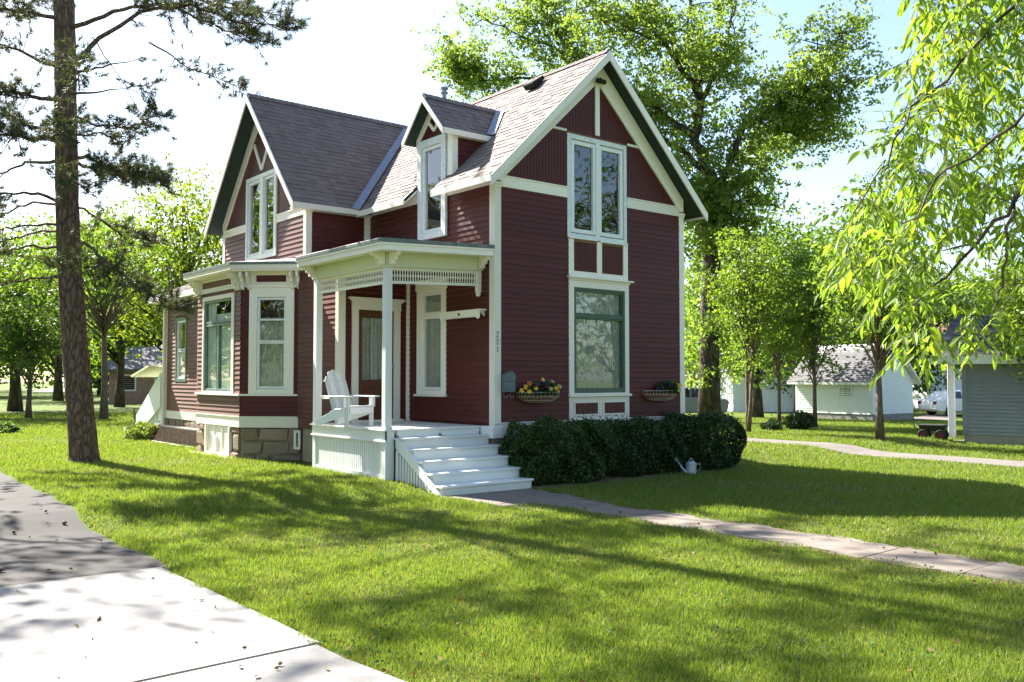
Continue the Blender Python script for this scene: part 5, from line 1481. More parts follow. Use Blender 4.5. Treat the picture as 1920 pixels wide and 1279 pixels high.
# branches seen in the picture: (points), radius, start of foliage, density
seen = [
 ([(126, 150, 0), (170, 85, -0.5), (260, 20, -0.9), (360, 10, -1.2), (450, 40, -1.4), (548, 52, -1.6)], 0.055, 0.35, 1.0),
 ([(124, 60, 0), (210, 20, -0.3), (310, 5, -0.7), (420, 55, -1.0), (500, 78, -1.3)], 0.05, 0.35, 1.0),
 ([(124, 0, 0), (200, -60, 0.6), (300, -40, 1.0), (400, 10, 1.2), (470, 20, 1.4)], 0.05, 0.3, 1.0),
 ([(126, 143, 0), (190, 126, 0.4), (272, 108, 0.8)], 0.035, 0.85, 0.2),
 ([(126, 178, 0), (190, 172, -0.5), (265, 160, -0.9)], 0.03, 0.75, 0.4),
 ([(172, 70, -0.4), (230, 150, 0.2), (268, 225, 0.4)], 0.014, 0.75, 0.5),
 ([(280, 80, 0.5), (350, 125, 0.6), (450, 165, 0.7)], 0.022, 0.35, 0.8),
 ([(126, 215, 0), (180, 235, -0.8), (245, 240, -1.2), (300, 215, -1.5)], 0.03, 0.4, 0.8),
 ([(126, 255, 0), (190, 250, 0.8), (240, 270, 1.2)], 0.03, 0.3, 0.7),
 ([(128, 298, 0), (165, 292, -0.4), (195, 315, -0.7), (250, 325, -1.0), (305, 340, -1.3)], 0.045, 0.35, 1.3),
 ([(128, 300, 0), (180, 320, 0.8), (250, 335, 1.3), (285, 330, 1.5)], 0.04, 0.3, 1.2),
 ([(130, 460, 0), (160, 458, -0.6), (200, 490, -1.0), (260, 540, -1.4), (340, 575, -1.8)], 0.045, 0.45, 1.2),
 ([(128, 380, 0), (170, 400, 0.5), (230, 440, 0.9), (280, 450, 1.2)], 0.03, 0.35, 0.9),
 ([(124, 40, 0), (60, 25, -0.4), (0, 15, -0.6), (-110, 0, -1.0)], 0.05, 0.35, 0.9),
 ([(125, 135, 0), (60, 105, 0.3), (0, 82, 0.5), (-120, 60, 0.8)], 0.05, 0.4, 0.8),
 ([(125, 195, 0), (60, 180, -0.6), (0, 168, -1.0), (-110, 175, -1.4)], 0.05, 0.3, 1.4),
 ([(126, 250, 0), (70, 240, 0.4), (10, 215, 0.8), (-90, 210, 1.1)], 0.05, 0.25, 1.4),
 ([(126, 262, 0), (60, 262, -0.9), (0, 250, -1.6), (-80, 262, -2.0)], 0.045, 0.25, 1.5),
 ([(127, 300, 0), (50, 305, 0.3), (0, 328, 0.4), (-80, 350, 0.6)], 0.04, 0.55, 0.5),
 ([(128, 380, 0), (60, 362, -0.4), (0, 362, -0.6), (-80, 380, -0.8)], 0.04, 0.5, 0.5),
 ([(128, 385, 0), (60, 380, 0.5), (0, 402, 0.8), (-80, 430, 1.0)], 0.035, 0.5, 0.5),
 ([(129, 424, 0), (60, 422, -0.3), (0, 430, -0.5), (-70, 450, -0.7)], 0.03, 0.6, 0.4),
 ([(130, 428, 0), (50, 440, 0.6), (0, 456, 0.8), (-70, 480, 1.0)], 0.03, 0.5, 0.5),
 ([(131, 466, 0), (60, 462, 0.4), (0, 472, 0.6), (-80, 490, 0.9)], 0.035, 0.55, 0.5),
 ([(133, 520, 0), (60, 522, -0.5), (0, 535, -0.8), (-70, 560, -1.0)], 0.03, 0.5, 0.6),
 ([(126, 120, 0), (130, 110, -1.6), (150, 140, -3.0)], 0.05, 0.3, 1.1),
 ([(126, 230, 0), (140, 225, -1.4), (110, 250, -2.6)], 0.05, 0.25, 1.2),
 ([(128, 330, 0), (120, 325, -1.2), (160, 350, -2.2)], 0.04, 0.3, 1.0),
 ([(130, 480, 0), (150, 490, -1.0), (120, 500, -1.9)], 0.035, 0.4, 0.8),
]
for pts, rad, s0, dn in seen: pine_branch([PP(*q) for q in pts], rad, s0, dn)
# whorls higher up, above the frame
z = tp[8].z + 0.4
while z < 17.5:
    n = r.randint(4, 6); a0 = r.uniform(0, 6.28); L0 = 5.0 * (1 - ((z - 8) / 11) ** 1.5) + 0.6
    for k in range(n):
        a = a0 + 6.283 * k / n + r.uniform(-0.3, 0.3); L = L0 * r.uniform(0.65, 1.1); o = trunk_at(z)
        d = Vector((math.cos(a), math.sin(a), 0)); pine_branch([o, o + d * L * 0.5 + Vector((0, 0, L * 0.10)), o + d * L + Vector((0, 0, L * 0.12))], 0.026 * (L / 4) + 0.010, 0.5, 1.2, 1.0)
    z += r.uniform(0.7, 1.05)
mbk.build('branches', M['pinebark'], pine, smooth=True)
T = np.array([tuple(q) for q in tufts]); TD = np.array([tuple(q) for q in tdir]); K = 30
n = len(T) * K; ct = np.repeat(T, K, axis=0); dt = np.repeat(TD, K, axis=0)
dirs = rand_dirs(n, rg) * 0.95 + dt * 0.75; dirs /= np.linalg.norm(dirs, axis=1, keepdims=True)
ln = rg.uniform(0.10, 0.17, n)[:, None]; sd_ = np.cross(dirs, rand_dirs(n, rg)); sd_ /= np.linalg.norm(sd_, axis=1, keepdims=True) + 1e-9
ct = ct - dt * rg.uniform(0, 0.10, n)[:, None]
v = np.empty((n, 3, 3)); v[:, 0] = ct + sd_ * 0.006; v[:, 1] = ct - sd_ * 0.006; v[:, 2] = ct + dirs * ln
np_mesh('needles', v.reshape(-1, 3), 3, M['needle'], pine)
print('tufts', len(tufts), 'oak clumps', len(cl))

# --- foreground ash: trunk stands right of the frame, one limb hangs into view
r = random.Random(15); rg = np.random.default_rng(15)
ab = at(2500, 640, 5.6); ab.z = gz(ab.x, ab.y)
ash = empty('ash_tree', ab, 'ash branch of long bright yellow-green leaves hanging in from the right edge', 'tree')
mb = MB()
fork = ab + Vector((0, 0, 3.4))
mb.tube([ab + Vector((0, 0, -0.1)), ab + Vector((0.02, 0.05, 1.2)), fork, fork + Vector((0.3, 0.2, 2.5)), fork + Vector((0.2, 0.6, 5.0))], [0.20, 0.16, 0.14, 0.10, 0.04], 12)
mb.build('trunk', M['youngbark'], ash, smooth=True)
mb = MB()
def wig(pts, rads, n):
    out, ro = [], []
    for (a, b), (ra, rb) in zip(zip(pts[:-1], pts[1:]), zip(rads[:-1], rads[1:])):
        for k in range(4): out.append(a.lerp(b, k / 4) + Vector((r.gauss(0, 1), r.gauss(0, 1), r.gauss(0, 1) + 0.8 * math.sin(math.pi * k / 4))) * 0.035 * min(1.0, (b - a).length)); ro.append(ra + (rb - ra) * k / 4)
    mb.tube(out + [pts[-1]], ro + [rads[-1]], n)
limb0 = [fork, at(2200, 60, 5.2), at(1990, 250, 4.8), at(1900, 382, 4.5), at(1835, 455, 4.4), at(1770, 520, 4.3), at(1712, 572, 4.2)]
wig(limb0, [0.06, 0.035, 0.016, 0.010, 0.008, 0.006, 0.004], 8)
limb1 = [fork, at(2150, -150, 5.0), at(1980, -40, 4.7), at(1850, 60, 4.5), at(1740, 180, 4.3), at(1660, 300, 4.2), at(1600, 400, 4.1)]
wig(limb1, [0.05, 0.03, 0.012, 0.008, 0.006, 0.004, 0.003], 8)
limb2 = [fork, at(2250, -60, 4.6), at(2050, 120, 4.1), at(1900, 230, 3.9), at(1780, 330, 3.8), at(1690, 420, 3.7)]
wig(limb2, [0.04, 0.02, 0.010, 0.007, 0.005, 0.003], 8)
limb3 = [at(1900, 382, 4.5), at(1885, 470, 4.4), at(1878, 540, 4.4), at(1860, 600, 4.3)]
wig(limb3, [0.010, 0.008, 0.006, 0.003], 7)
mb.tube([at(1835, 455, 4.4), at(1800, 462, 4.3), at(1768, 470, 4.3)], [0.007, 0.005, 0.003], 6)
def ash_leaf_mesh(kseed, L=0.078):
    rr = random.Random(kseed); m_ = MB(); n = 6; wv = [0.05, 0.62, 1.0, 0.9, 0.55, 0.03]
    cur = rr.uniform(0.1, 0.35)
    for i in range(n):
        t = i / (n - 1); w_ = wv[i] * L * 0.15; x = t * L; z = -cur * L * t * t
        m_.v += [(x, -w_, z + w_ * 0.35), (x, 0, z), (x, w_, z + w_ * 0.35)]
    for i in range(n - 1):
        for k in range(2): m_.f.append((i * 3 + k, i * 3 + k + 1, i * 3 + k + 4, i * 3 + k + 3))
    return m_.mesh('leaf', M['ashleaf1'], smooth=True, recalc=False)
def ash_obj_mat():
    m = NT('ash_leaf_single')
    info = m.n('ShaderNodeObjectInfo'); base = m.ramp(info.outputs['Random'], [(0.0, (0.12, 0.215, 0.026)), (0.5, (0.175, 0.28, 0.034)), (1.0, (0.25, 0.33, 0.05))])
    m.col(base); m.rough(0.5, 0.25); tl = m.n('ShaderNodeBsdfTranslucent'); m.l(m.mix(1.0, base, (1.35, 1.25, 0.5), 'MULTIPLY'), tl.inputs['Color'])
    mx = m.n('ShaderNodeMixShader'); mx.inputs[0].default_value = 0.68
    m.l(m.b.outputs[0], mx.inputs[1]); m.l(tl.outputs[0], mx.inputs[2]); m.l(mx.outputs[0], m.out.inputs['Surface']); return m.m
M['ashleaf1'] = ash_obj_mat()
leaf_meshes = [ash_leaf_mesh(k) for k in range(5)]
def inside(px, py):
    # outline of the hanging mass in the picture, as half-planes along its left side
    left = np.interp(py, [-200, 0, 90, 170, 250, 330, 420, 500, 540, 600, 650, 700], [1660, 1720, 1695, 1700, 1655, 1618, 1580, 1580, 1640, 1690, 1690, 1900])
    return px > left
spots = []
tries = 0
while len(spots) < 1500 and tries < 40000:
    tries += 1
    py = r.uniform(-150, 640); px = r.uniform(1570, 2150)
    if not inside(px, py): continue
    if py > 470 and px > 1740 and r.random() < 0.72: continue
    if py > 540 and r.random() < 0.35: continue
    if 380 < py < 520 and 1745 < px < 1880 and r.random() < 0.75: continue
    d = r.uniform(4.2, 6.6)
    spots.append(at(px, py, d))
all_leaf = []
for s in spots:
    # a drooping rachis with paired leaflets
    src = min((limb0[3:] + limb1[3:] + limb2[2:] + limb3), key=lambda q: (q - s).length)
    if (src - s).length < 0.22: mb.tube(limb_path(src, s, r, 0.12, 3, 0.15), [0.003, 0.0022, 0.0018, 0.0014], 4, False)
    ax = Vector((r.gauss(-0.35, 0.5), r.gauss(-0.1, 0.5), r.gauss(-0.55, 0.35))).normalized(); L = r.uniform(0.16, 0.28)
    mb.tube([s, s + ax * L * 0.5, s + ax * L + Vector((0, 0, -0.02))], [0.0022, 0.0018, 0.001], 4, False)
    sd0 = ax.cross(Vector((0, 0, 1)))
    if sd0.length < 0.1: sd0 = Vector((1, 0, 0))
    sd0.normalize()
    for k in range(3):
        for sg in (-1, 1):
            o = s + ax * L * (0.25 + 0.28 * k); d = (ax * 0.7 + sd0 * sg * 0.8 + Vector((0, 0, -0.35 + r.uniform(-0.3, 0.2)))).normalized(); all_leaf.append((o, d))
    all_leaf.append((s + ax * L, (ax + Vector((0, 0, -0.3))).normalized()))
mb.build('branch', M['oakbark'], ash, smooth=True)
def leaf_matrix(o, d):
    up = Vector((r.gauss(0, 0.5), r.gauss(0, 0.5), 1)).normalized(); y_ = up.cross(d).normalized(); z_2 = d.cross(y_)
    k = r.uniform(0.55, 1.35); m = Matrix.Identity(4)
    for i in range(3): m[i][0] = d[i] * k; m[i][1] = y_[i] * k; m[i][2] = z_2[i] * k; m[i][3] = o[i]
    return m
infr = [(depth_of(o), i) for i, (o, d) in enumerate(all_leaf)]
def in_view(o):
    v = Vector(o) - CAM; dz = v.dot(FW); return abs(v.dot(RT) / dz) < 0.555 and abs(v.dot(UP) / dz) < 0.37
near = sorted([q for q in infr if in_view(all_leaf[q[1]][0])])[:300]; near = {i for _, i in near}
rest = []
lm_np = []
for me in leaf_meshes:
    vv = np.array([v.co[:] for v in me.vertices]); ff = np.array([p_.vertices[:] for p_ in me.polygons]); lm_np.append(vv[ff.ravel()])
for i, (o, d) in enumerate(all_leaf):
    m = leaf_matrix(o, d); k = r.randrange(5)
    if i in near: inst('leaf', leaf_meshes[k], ash, m)
    else: rest.append(lm_np[k] @ np.array(m.to_3x3()).T + np.array(o))
np_mesh('foliage', np.concatenate(rest), 4, M['ashleaf'], ash, 'stuff', smooth=True)

# --- young trees on the lawn beyond the hedge
G_Y = 'young trees on the lawn beyond the hedge'
def gtree(px, py, **k): return on_ground(px, py)
broadleaf('young_tree', 'young forked tree with bright leaves just right of the hedge', 'tree', on_ground(1403, 812), 6.8, 1.8, 1.15, 44, 110, 0.12, M['younglf'], M['youngbark'], 101, 0.085, G_Y, stems=2, spread=0.24)
broadleaf('young_tree', 'slim young tree with a small dark shrub at its foot', 'tree', on_ground(1461, 803), 5.8, 2.0, 0.95, 32, 110, 0.12, M['younglf'], M['youngbark'], 102, 0.07, G_Y, spread=0.24)
broadleaf('young_tree', 'slim young tree standing before the white garage window', 'tree', on_ground(1528, 803), 6.4, 1.8, 1.2, 44, 110, 0.125, M['mapleleaf'], M['youngbark'], 103, 0.08, G_Y, spread=0.24)
broadleaf('young_tree', 'leafy young tree with straight bare trunk in front of the white garage', 'tree', on_ground(1650, 826), 7.0, 2.4, 1.7, 66, 120, 0.12, M['mapleleaf'], M['youngbark'], 104, 0.105, G_Y, spread=0.22)
sb = on_ground(1499, 806)
shrub('low_shrub', 'small round dark shrub on the far lawn among the young trees', 'shrub', sb.x - 0.55, sb.x + 0.55, sb.y - 0.5, sb.y + 0.5, sb.z, sb.z + 0.62, 2600, 0.09, M['hedgeleaf'], 41, None, False)
sb = on_ground(1447, 808)
shrub('low_shrub', 'tiny low shrub at the foot of the slim young tree', 'shrub', sb.x - 0.35, sb.x + 0.4, sb.y - 0.35, sb.y + 0.35, sb.z, sb.z + 0.34, 1100, 0.08, M['hedgeleaf'], 42, None, False)
sb = on_ground(10, 812)
shrub('low_shrub', 'grey-green low shrub at the left edge beside the drive', 'shrub', sb.x - 0.7, sb.x + 0.45, sb.y - 0.5, sb.y + 0.5, sb.z, sb.z + 0.32, 1800, 0.09, M['darkleaf'], 43, None, False)
sb = on_ground(272, 824)
shrub('weed_clump', 'pale green clump of weeds against the back stoop', 'weeds', sb.x - 0.55, sb.x + 0.6, sb.y - 0.5, sb.y + 0.6, sb.z - 0.05, sb.z + 0.42, 1500, 0.12, M['weed'], 44, None, False, False)
sp_ = on_ground(259, 809)
MBs = MB(); MBs.beam(sp_ + Vector((0, 0, -0.1)), sp_ + Vector((-0.12, 0.05, 0.62)), 0.07, 0.07); MBs.beam(sp_ + Vector((-0.12, 0.05, 0.62)), sp_ + Vector((-0.125, 0.052, 0.70)), 0.05, 0.05)
tag(MBs.build('wooden_stake', M['youngbark'], None, bevel=0.01), 'short leaning wooden stake in the grass near the back stoop', 'stake')

# --- background trees, each its own
G_B = 'trees in the background'
def bgt(px, depth, H, clear, rx, mat, seed, label, n=90, per=95, tr=0.25, low=0.0):
    d = ray(px, 700); p_ = CAM + d * depth; p_ = Vector((p_.x, p_.y, gz(p_.x, p_.y)))
    broadleaf('background_tree', label, 'tree', p_, H, clear, rx, n, per, max(0.16, depth * 0.0046), M[mat], M['oakbark'] if tr > 0.2 else M['youngbark'], seed, tr, G_B, spread=0.20, low=low)
bgt(345, 43, 11.6, 2.5, 4.2, 'limeleaf', 201, 'bright green tree behind the left gable of the red house', 130, 110)
bgt(225, 52, 11.0, 3.0, 4.0, 'mapleleaf', 202, 'mid green tree between pine and house, behind the bright one', 90, 90)
bgt(196, 37, 8.6, 4.2, 3.2, 'mapleleaf', 203, 'tree with a bare grey trunk on the far lawn right of the pine', 60, 90, 0.15)
bgt(30, 46, 9.6, 2.3, 5.0, 'darkleaf', 204, 'dark spreading tree at the far left beyond the lawn', 110, 95, 0.3)
bgt(-110, 40, 10.5, 2.4, 4.6, 'mapleleaf', 205, 'green tree cut by the left edge of the picture', 90, 90, 0.3)
bgt(110, 66, 13.5, 2.0, 6.0, 'limeleaf', 206, 'tall pale green tree directly behind the pine trunk', 110, 90, 0.3)
bgt(55, 38, 5.2, 1.6, 2.0, 'darkleaf', 207, 'small dark tree on the far lawn left of the pine', 40, 80, 0.12)
bgt(280, 70, 9.0, 0.8, 5.5, 'mapleleaf', 208, 'low wide tree far behind the back stoop', 90, 90, 0.25)
bgt(-20, 80, 13.0, 1.5, 7.5, 'mapleleaf', 209, 'broad tree in the far distance at the left edge', 110, 90, 0.3)
bgt(190, 90, 12.0, 1.0, 8.0, 'darkleaf', 210, 'far dark tree seen through the gap right of the pine', 100, 90, 0.3)
bgt(1420, 46, 11.2, 2.0, 3.8, 'mapleleaf', 211, 'green tree right behind the oak trunk', 110, 95, 0.25)
bgt(1500, 58, 12.6, 1.2, 4.8, 'darkleaf', 212, 'dark green tree behind the slim young trees', 110, 95, 0.3)
bgt(1585, 66, 13.8, 1.5, 5.5, 'mapleleaf', 213, 'tall tree behind the white garage roof', 120, 95, 0.3)
bgt(1690, 62, 11.6, 1.5, 5.4, 'darkleaf', 214, 'dark tree behind the garage right of its ridge', 110, 95, 0.3)
bgt(1800, 78, 12.0, 1.5, 6.0, 'mapleleaf', 215, 'tree behind the red-roofed house', 100, 90, 0.3)
bgt(1345, 62, 10.5, 1.2, 5.0, 'mapleleaf', 216, 'tree glimpsed between the house corner and the oak trunk', 90, 90, 0.25)
bgt(1960, 70, 12.0, 1.5, 6.0, 'darkleaf', 217, 'tree at the right edge behind the grey house', 100, 90, 0.3)
p_ = at(1905, 690, 24.5); p_ = Vector((p_.x, p_.y, gz(p_.x, p_.y)))
broadleaf('lawn_tree', 'leafy tree in front of the blue-grey house at the right edge', 'tree', p_ + Vector((0.3, -0.6, 0)), 5.4, 1.7, 1.35, 50, 110, 0.14, M['younglf'], M['youngbark'], 220, 0.08, None, spread=0.24)
broadleaf('drive_tree', 'loose tree left of the picture whose shade dapples the asphalt drive', 'tree', (-11.3, 8.6, gz(-11.3, 8.6)), 13.5, 3.2, 4.3, 75, 46, 0.20, M['mapleleaf'], M['oakbark'], 330, 0.28, None, spread=0.2)
# trees across the street and beside the drive, seen only mirrored in the windows
SLAB = ['outside tree mirrored ' + q for q in ('in the storm panes of the angled bay window', 'in the left half of the green front window', 'in the middle of the green front window', 'in the right half of the green front window', 'in the lower panes of the left gable window', 'in the upper panes of the left gable window', 'in the right upper front casement', 'in the tall window under the porch', 'in the wide bay window panes', 'in the small window of the rear addition', 'in the lower panes of the wide bay window', 'in the transom of the wide bay window')]
for k, (x, y, H, rx, mt) in enumerate(((-26, -30, 17, 6.5, 'mapleleaf'), (-9, -31, 19, 6, 'darkleaf'), (6, -29, 19, 6, 'mapleleaf'), (19, -30, 19, 6.5, 'mapleleaf'), (-34, -8, 16, 6, 'limeleaf'), (-30, 10, 16, 6.5, 'mapleleaf'), (32, -28, 18, 7, 'darkleaf'), (-40, -24, 15, 7, 'mapleleaf'), (-22, 36, 14, 6, 'limeleaf'), (-33, 28, 15, 6, 'mapleleaf'), (-13, 36, 14, 5.5, 'mapleleaf'), (-19, 44, 15, 6, 'limeleaf'))):
    broadleaf('street_tree', SLAB[k], 'tree', (x, y, gz(x, y)), H, 2.2, rx, 70, 130, 0.27, M[mt], M['oakbark'], 300 + k, 0.3, 'trees mirrored in the windows', spread=0.24)

# ------------------------------------------------------------------ neighbours
def lap_siding(mb, fr, u0, u1, z0, z1, e=0.115):
    z = z0
    while z < z1 - 0.02:
        h = min(e, z1 - z); vs_ = [fr.p(u, q, t) for u in (u0, u1) for q, t in ((0, z), (0.030, z), (0.004, z + h), (0, z + h))]
        mb.add(vs_, [(0, 1, 2, 3), (7, 6, 5, 4), (0, 4, 5, 1), (1, 5, 6, 2), (2, 6, 7, 3)]); z += e
M['vinylside'] = plain('white_vinyl_siding', (0.74, 0.75, 0.76), 0.5, 0.05, 3)
M['greyside'] = plain('blue_grey_siding', (0.23, 0.245, 0.275), 0.55, 0.08, 3)
# white garage
gb = on_ground(1636, 789); gd = depth_of(gb)
gar = empty('garage', gb, 'white garage with small four-pane window and grey roof behind the young trees', 'garage')
ang = R(14)
gu = Vector((math.cos(YAW - R(90) + R(180) - R(0)), 0, 0))
FGL = Frame((gb.x, gb.y), (-RT.x * 0.6 + FW.x * 0.8, -RT.y * 0.6 + FW.y * 0.8), (0, 0)); 
ul = FGL.u; FGL.n = Vector((-ul.y, ul.x, 0)) if Vector((-ul.y, ul.x, 0)).dot(CAM - gb) > 0 else Vector((ul.y, -ul.x, 0))
FGR = Frame((gb.x, gb.y), (-FGL.n.x, -FGL.n.y), (-ul.x, -ul.y))
gh = 2.0; gz0 = gb.z; GL, GW = 4.4, 3.7
mb = MB(); 
mb.prism([FGL.p(0, 0, gz0 - 0.2), FGL.p(GL, 0, gz0 - 0.2), FGL.p(GL, -GW, gz0 - 0.2), FGL.p(0, -GW, gz0 - 0.2)], (0, 0, 0.5)); mb.build('foundation', M['blockbase'], gar)
mb = MB(); FGL.poly(mb, [(0, gz0 + 0.3), (GL, gz0 + 0.3), (GL, gz0 + gh), (0, gz0 + gh)], -0.1, -0.01); FGR.poly(mb, [(0, gz0 + 0.3), (GW, gz0 + 0.3), (GW, gz0 + gh), (GW / 2, gz0 + gh + 1.7), (0, gz0 + gh)], -0.1, -0.01); mb.build('wall', M['vinylside'], gar)
mb = MB(); lap_siding(mb, FGL, 0.0, GL, gz0 + 0.3, gz0 + gh)
z = gz0 + 0.3
while z < gz0 + gh + 1.6:
    k = max(0.0, (z + 0.1 - gz0 - gh) / 1.7) * GW / 2; lap_siding(mb, FGR, k, GW - k, z, z + 0.115); z += 0.115
mb.build('siding', M['vinylside'], gar, kind='stuff')
rp = [FGR.p(-0.35, 0.3, gz0 + gh - 0.24), FGR.p(GW / 2, 0.3, gz0 + gh + 1.7), FGR.p(GW + 0.35, 0.3, gz0 + gh - 0.24)]
mb = MB(); mb.prism([rp[0], rp[1], rp[2], rp[2] + Vector((0, 0, 0.12)), rp[1] + Vector((0, 0, 0.14)), rp[0] + Vector((0, 0, 0.12))], ul * (GL + 0.6)); groof = mb.build('roof', M['vinylside'], gar)
S1 = (rp[1] - rp[0]); shingles(groof, rp[0] + Vector((0, 0, 0.13)) + ul * 0.02, ul, S1, GL + 0.56, S1.length, None, M['shingle_grey'], 51, 0.16)
mb = MB(); ring(FGL, mb, 1.05, 1.85, gz0 + 1.10, gz0 + 1.95, 0.09, 0.0, 0.05); gw = mb.build('window', M['vinylside'], gar)
for a in (1.14, 1.46):
    for b in (gz0 + 1.19, gz0 + 1.535):
        MB2 = MB(); FGL.box(MB2, a, a + 0.30, 0.018, 0.022, b, b + 0.325); MB2.build('pane', M['glass'], gw)
mb = MB(); FGL.box(mb, 1.44, 1.46, 0.0, 0.03, gz0 + 1.19, gz0 + 1.86); FGL.box(mb, 1.14, 1.76, 0.0, 0.028, gz0 + 1.515, gz0 + 1.535); mb.build('muntin', M['rawwood'], gw)
mb = MB(); FGL.box(mb, 1.14, 1.76, 0.005, 0.010, gz0 + 1.19, gz0 + 1.86); mb.build('dark_sheet', M['dark'], gw)  # plain dark sheet close behind the panes

def simple_house(name, label, base, ud, L, Wd, h, rise, wallm, roofm, windows=(), seed=1):
    base = Vector(base); o = empty(name, base, label, 'house'); fa = Frame((base.x, base.y), (ud.x, ud.y), (0, 0)); u = fa.u
    nrm = Vector((-u.y, u.x, 0)); nrm = nrm if nrm.dot(CAM - base) > 0 else -nrm; fa.n = nrm
    fb = Frame((base.x, base.y), (-nrm.x, -nrm.y), (-u.x, -u.y)); z0 = base.z
    mb = MB(); mb.prism([fa.p(0, -0.01, z0 - 0.3), fa.p(L, -0.01, z0 - 0.3), fa.p(L, -Wd, z0 - 0.3), fa.p(0, -Wd, z0 - 0.3)], (0, 0, h + 0.3)); fb.poly(mb, [(0, z0 + h), (Wd, z0 + h), (Wd / 2, z0 + h + rise)], -L, -0.01); mb.build('wall', wallm, o)
    mb = MB(); lap_siding(mb, fa, 0, L, z0, z0 + h, 0.13); lap_siding(mb, fb, 0, Wd, z0, z0 + h, 0.13); mb.build('siding', wallm, o, kind='stuff')
    k = rise / (Wd / 2) * 0.4
    rp = [fb.p(-0.4, 0.4, z0 + h - k), fb.p(Wd / 2, 0.4, z0 + h + rise), fb.p(Wd + 0.4, 0.4, z0 + h - k)]; t = Vector((0, 0, 0.15))
    mb = MB(); mb.prism([rp[0], rp[1], rp[2], rp[2] + t, rp[1] + t, rp[0] + t], u * (L + 0.8)); rf = mb.build('roof', roofm, o)
    for f, a, b, c, d in windows:
        fr = fa if f == 'a' else fb; mb = MB(); ring(fr, mb, a, b, z0 + c, z0 + d, 0.1, 0, 0.04); w_ = mb.build('window', M['vinylside'], o); mb = MB(); fr.box(mb, a + 0.1, b - 0.1, 0.0, 0.024, z0 + c + 0.1, z0 + d - 0.1); mb.build('pane', M['dark'], w_)
    return o, fa, fb, z0
# low white house glimpsed left of the garage
q = on_ground(1375, 772)
simple_house('white_house', 'low white house glimpsed between the oak and the young trees', q, RT, 7.5, 7, 2.6, 2.2, M['vinylside'], M['shingle_grey'], [('a', 4.9, 5.9, 0.9, 2.1)])
# tall white house with a faded red roof
p_ = at(1745, 700, 64); q = Vector((p_.x, p_.y, gz(p_.x, p_.y)))
simple_house('white_house', 'taller white house with faded red roof behind the garage', q, RT + FW * 0.35, 8, 7, 4.6, 1.6, M['vinylside'], M['redroof'], [('a', 1.5, 2.4, 2.9, 4.1), ('a', 4.5, 5.4, 2.9, 4.1)])
# brick and white house far off on the left
p_ = at(205, 700, 60); q = Vector((p_.x, p_.y, gz(p_.x, p_.y)))
simple_house('distant_house', 'distant low brick and white house right of the pine trunk', q, RT, 5.5, 6, 2.3, 1.4, plain('faded_brick', (0.34, 0.2, 0.16), 0.8, 0.25, 6), M['shingle_grey'], [('a', 0.6, 1.8, 0.8, 1.9), ('a', 3.0, 4.2, 0.8, 1.9)])
# blue-grey neighbour at the right edge
qc = on_ground(1808, 829)
ng = empty('neighbour_house', qc, 'blue-grey sided house with dark roof cut by the right edge', 'house')
udn = (RT * 0.80 - FW * 0.60); udn.z = 0
FN = Frame((qc.x, qc.y), (udn.x, udn.y), (0, 0)); un = FN.u; nn = Vector((-un.y, un.x, 0)); nn = nn if nn.dot(CAM - qc) > 0 else -nn; FN.n = nn
zb = qc.z; dn = depth_of(qc); eh = (838 - 683) / FPX * dn
mb = MB(); FN.box(mb, 0, 9, -6, -0.005, zb - 0.3, zb + 0.22); mb.build('foundation', M['blockbase'], ng)
mb = MB(); FN.box(mb, 0, 9, -6, -0.006, zb + 0.22, zb + eh); mb.build('wall', M['greyside'], ng)
mb = MB(); lap_siding(mb, FN, 0, 9, zb + 0.22, zb + eh, 0.105); mb.build('siding', M['greyside'], ng, kind='stuff')
mb = MB(); FN.box(mb, -0.03, 0.09, -0.02, 0.03, zb + 0.22, zb + eh); mb.build('corner_board', M['greyside'], ng)
a0 = FN.p(-0.75, 0.42, zb + eh - 0.02); a1 = FN.p(9.2, 0.42, zb + eh - 0.02); b0 = FN.p(-0.75, -3.0, zb + eh + 1.35); b1 = FN.p(9.2, -3.0, zb + eh + 1.35); t = Vector((0, 0, 0.10))
mb = MB(); mb.hexa([a0, a1, b1, b0, a0 + t, a1 + t, b1 + t, b0 + t]); nr = mb.build('roof', M['vinylside'], ng)
S1 = b0 - a0; shingles(nr, a0 + Vector((0, 0, 0.105)), un, S1, 9.9, S1.length, None, M['shingle_dark'], 61, 0.16)
mb = MB(); FN.box(mb, -0.77, 9.2, 0.42, 0.45, zb + eh - 0.14, zb + eh + 0.10); mb.build('eave_board', M['vinylside'], ng)
mb = MB(); FN.box(mb, -0.75, 9.2, -0.0, 0.42, zb + eh - 0.10, zb + eh - 0.07); mb.build('soffit_board', M['vinylside'], ng)
mb = MB(); FN.box(mb, -0.52, -0.34, -0.7, -0.52, zb - 0.05, zb + eh); mb.build('porch_post', M['vinylside'], ng, bevel=0.01)
mb = MB(); FN.box(mb, -0.9, 0.0, -2.5, 0.1, zb - 0.3, zb + 0.04); mb.build('stoop_slab', M['concrete'], ng)
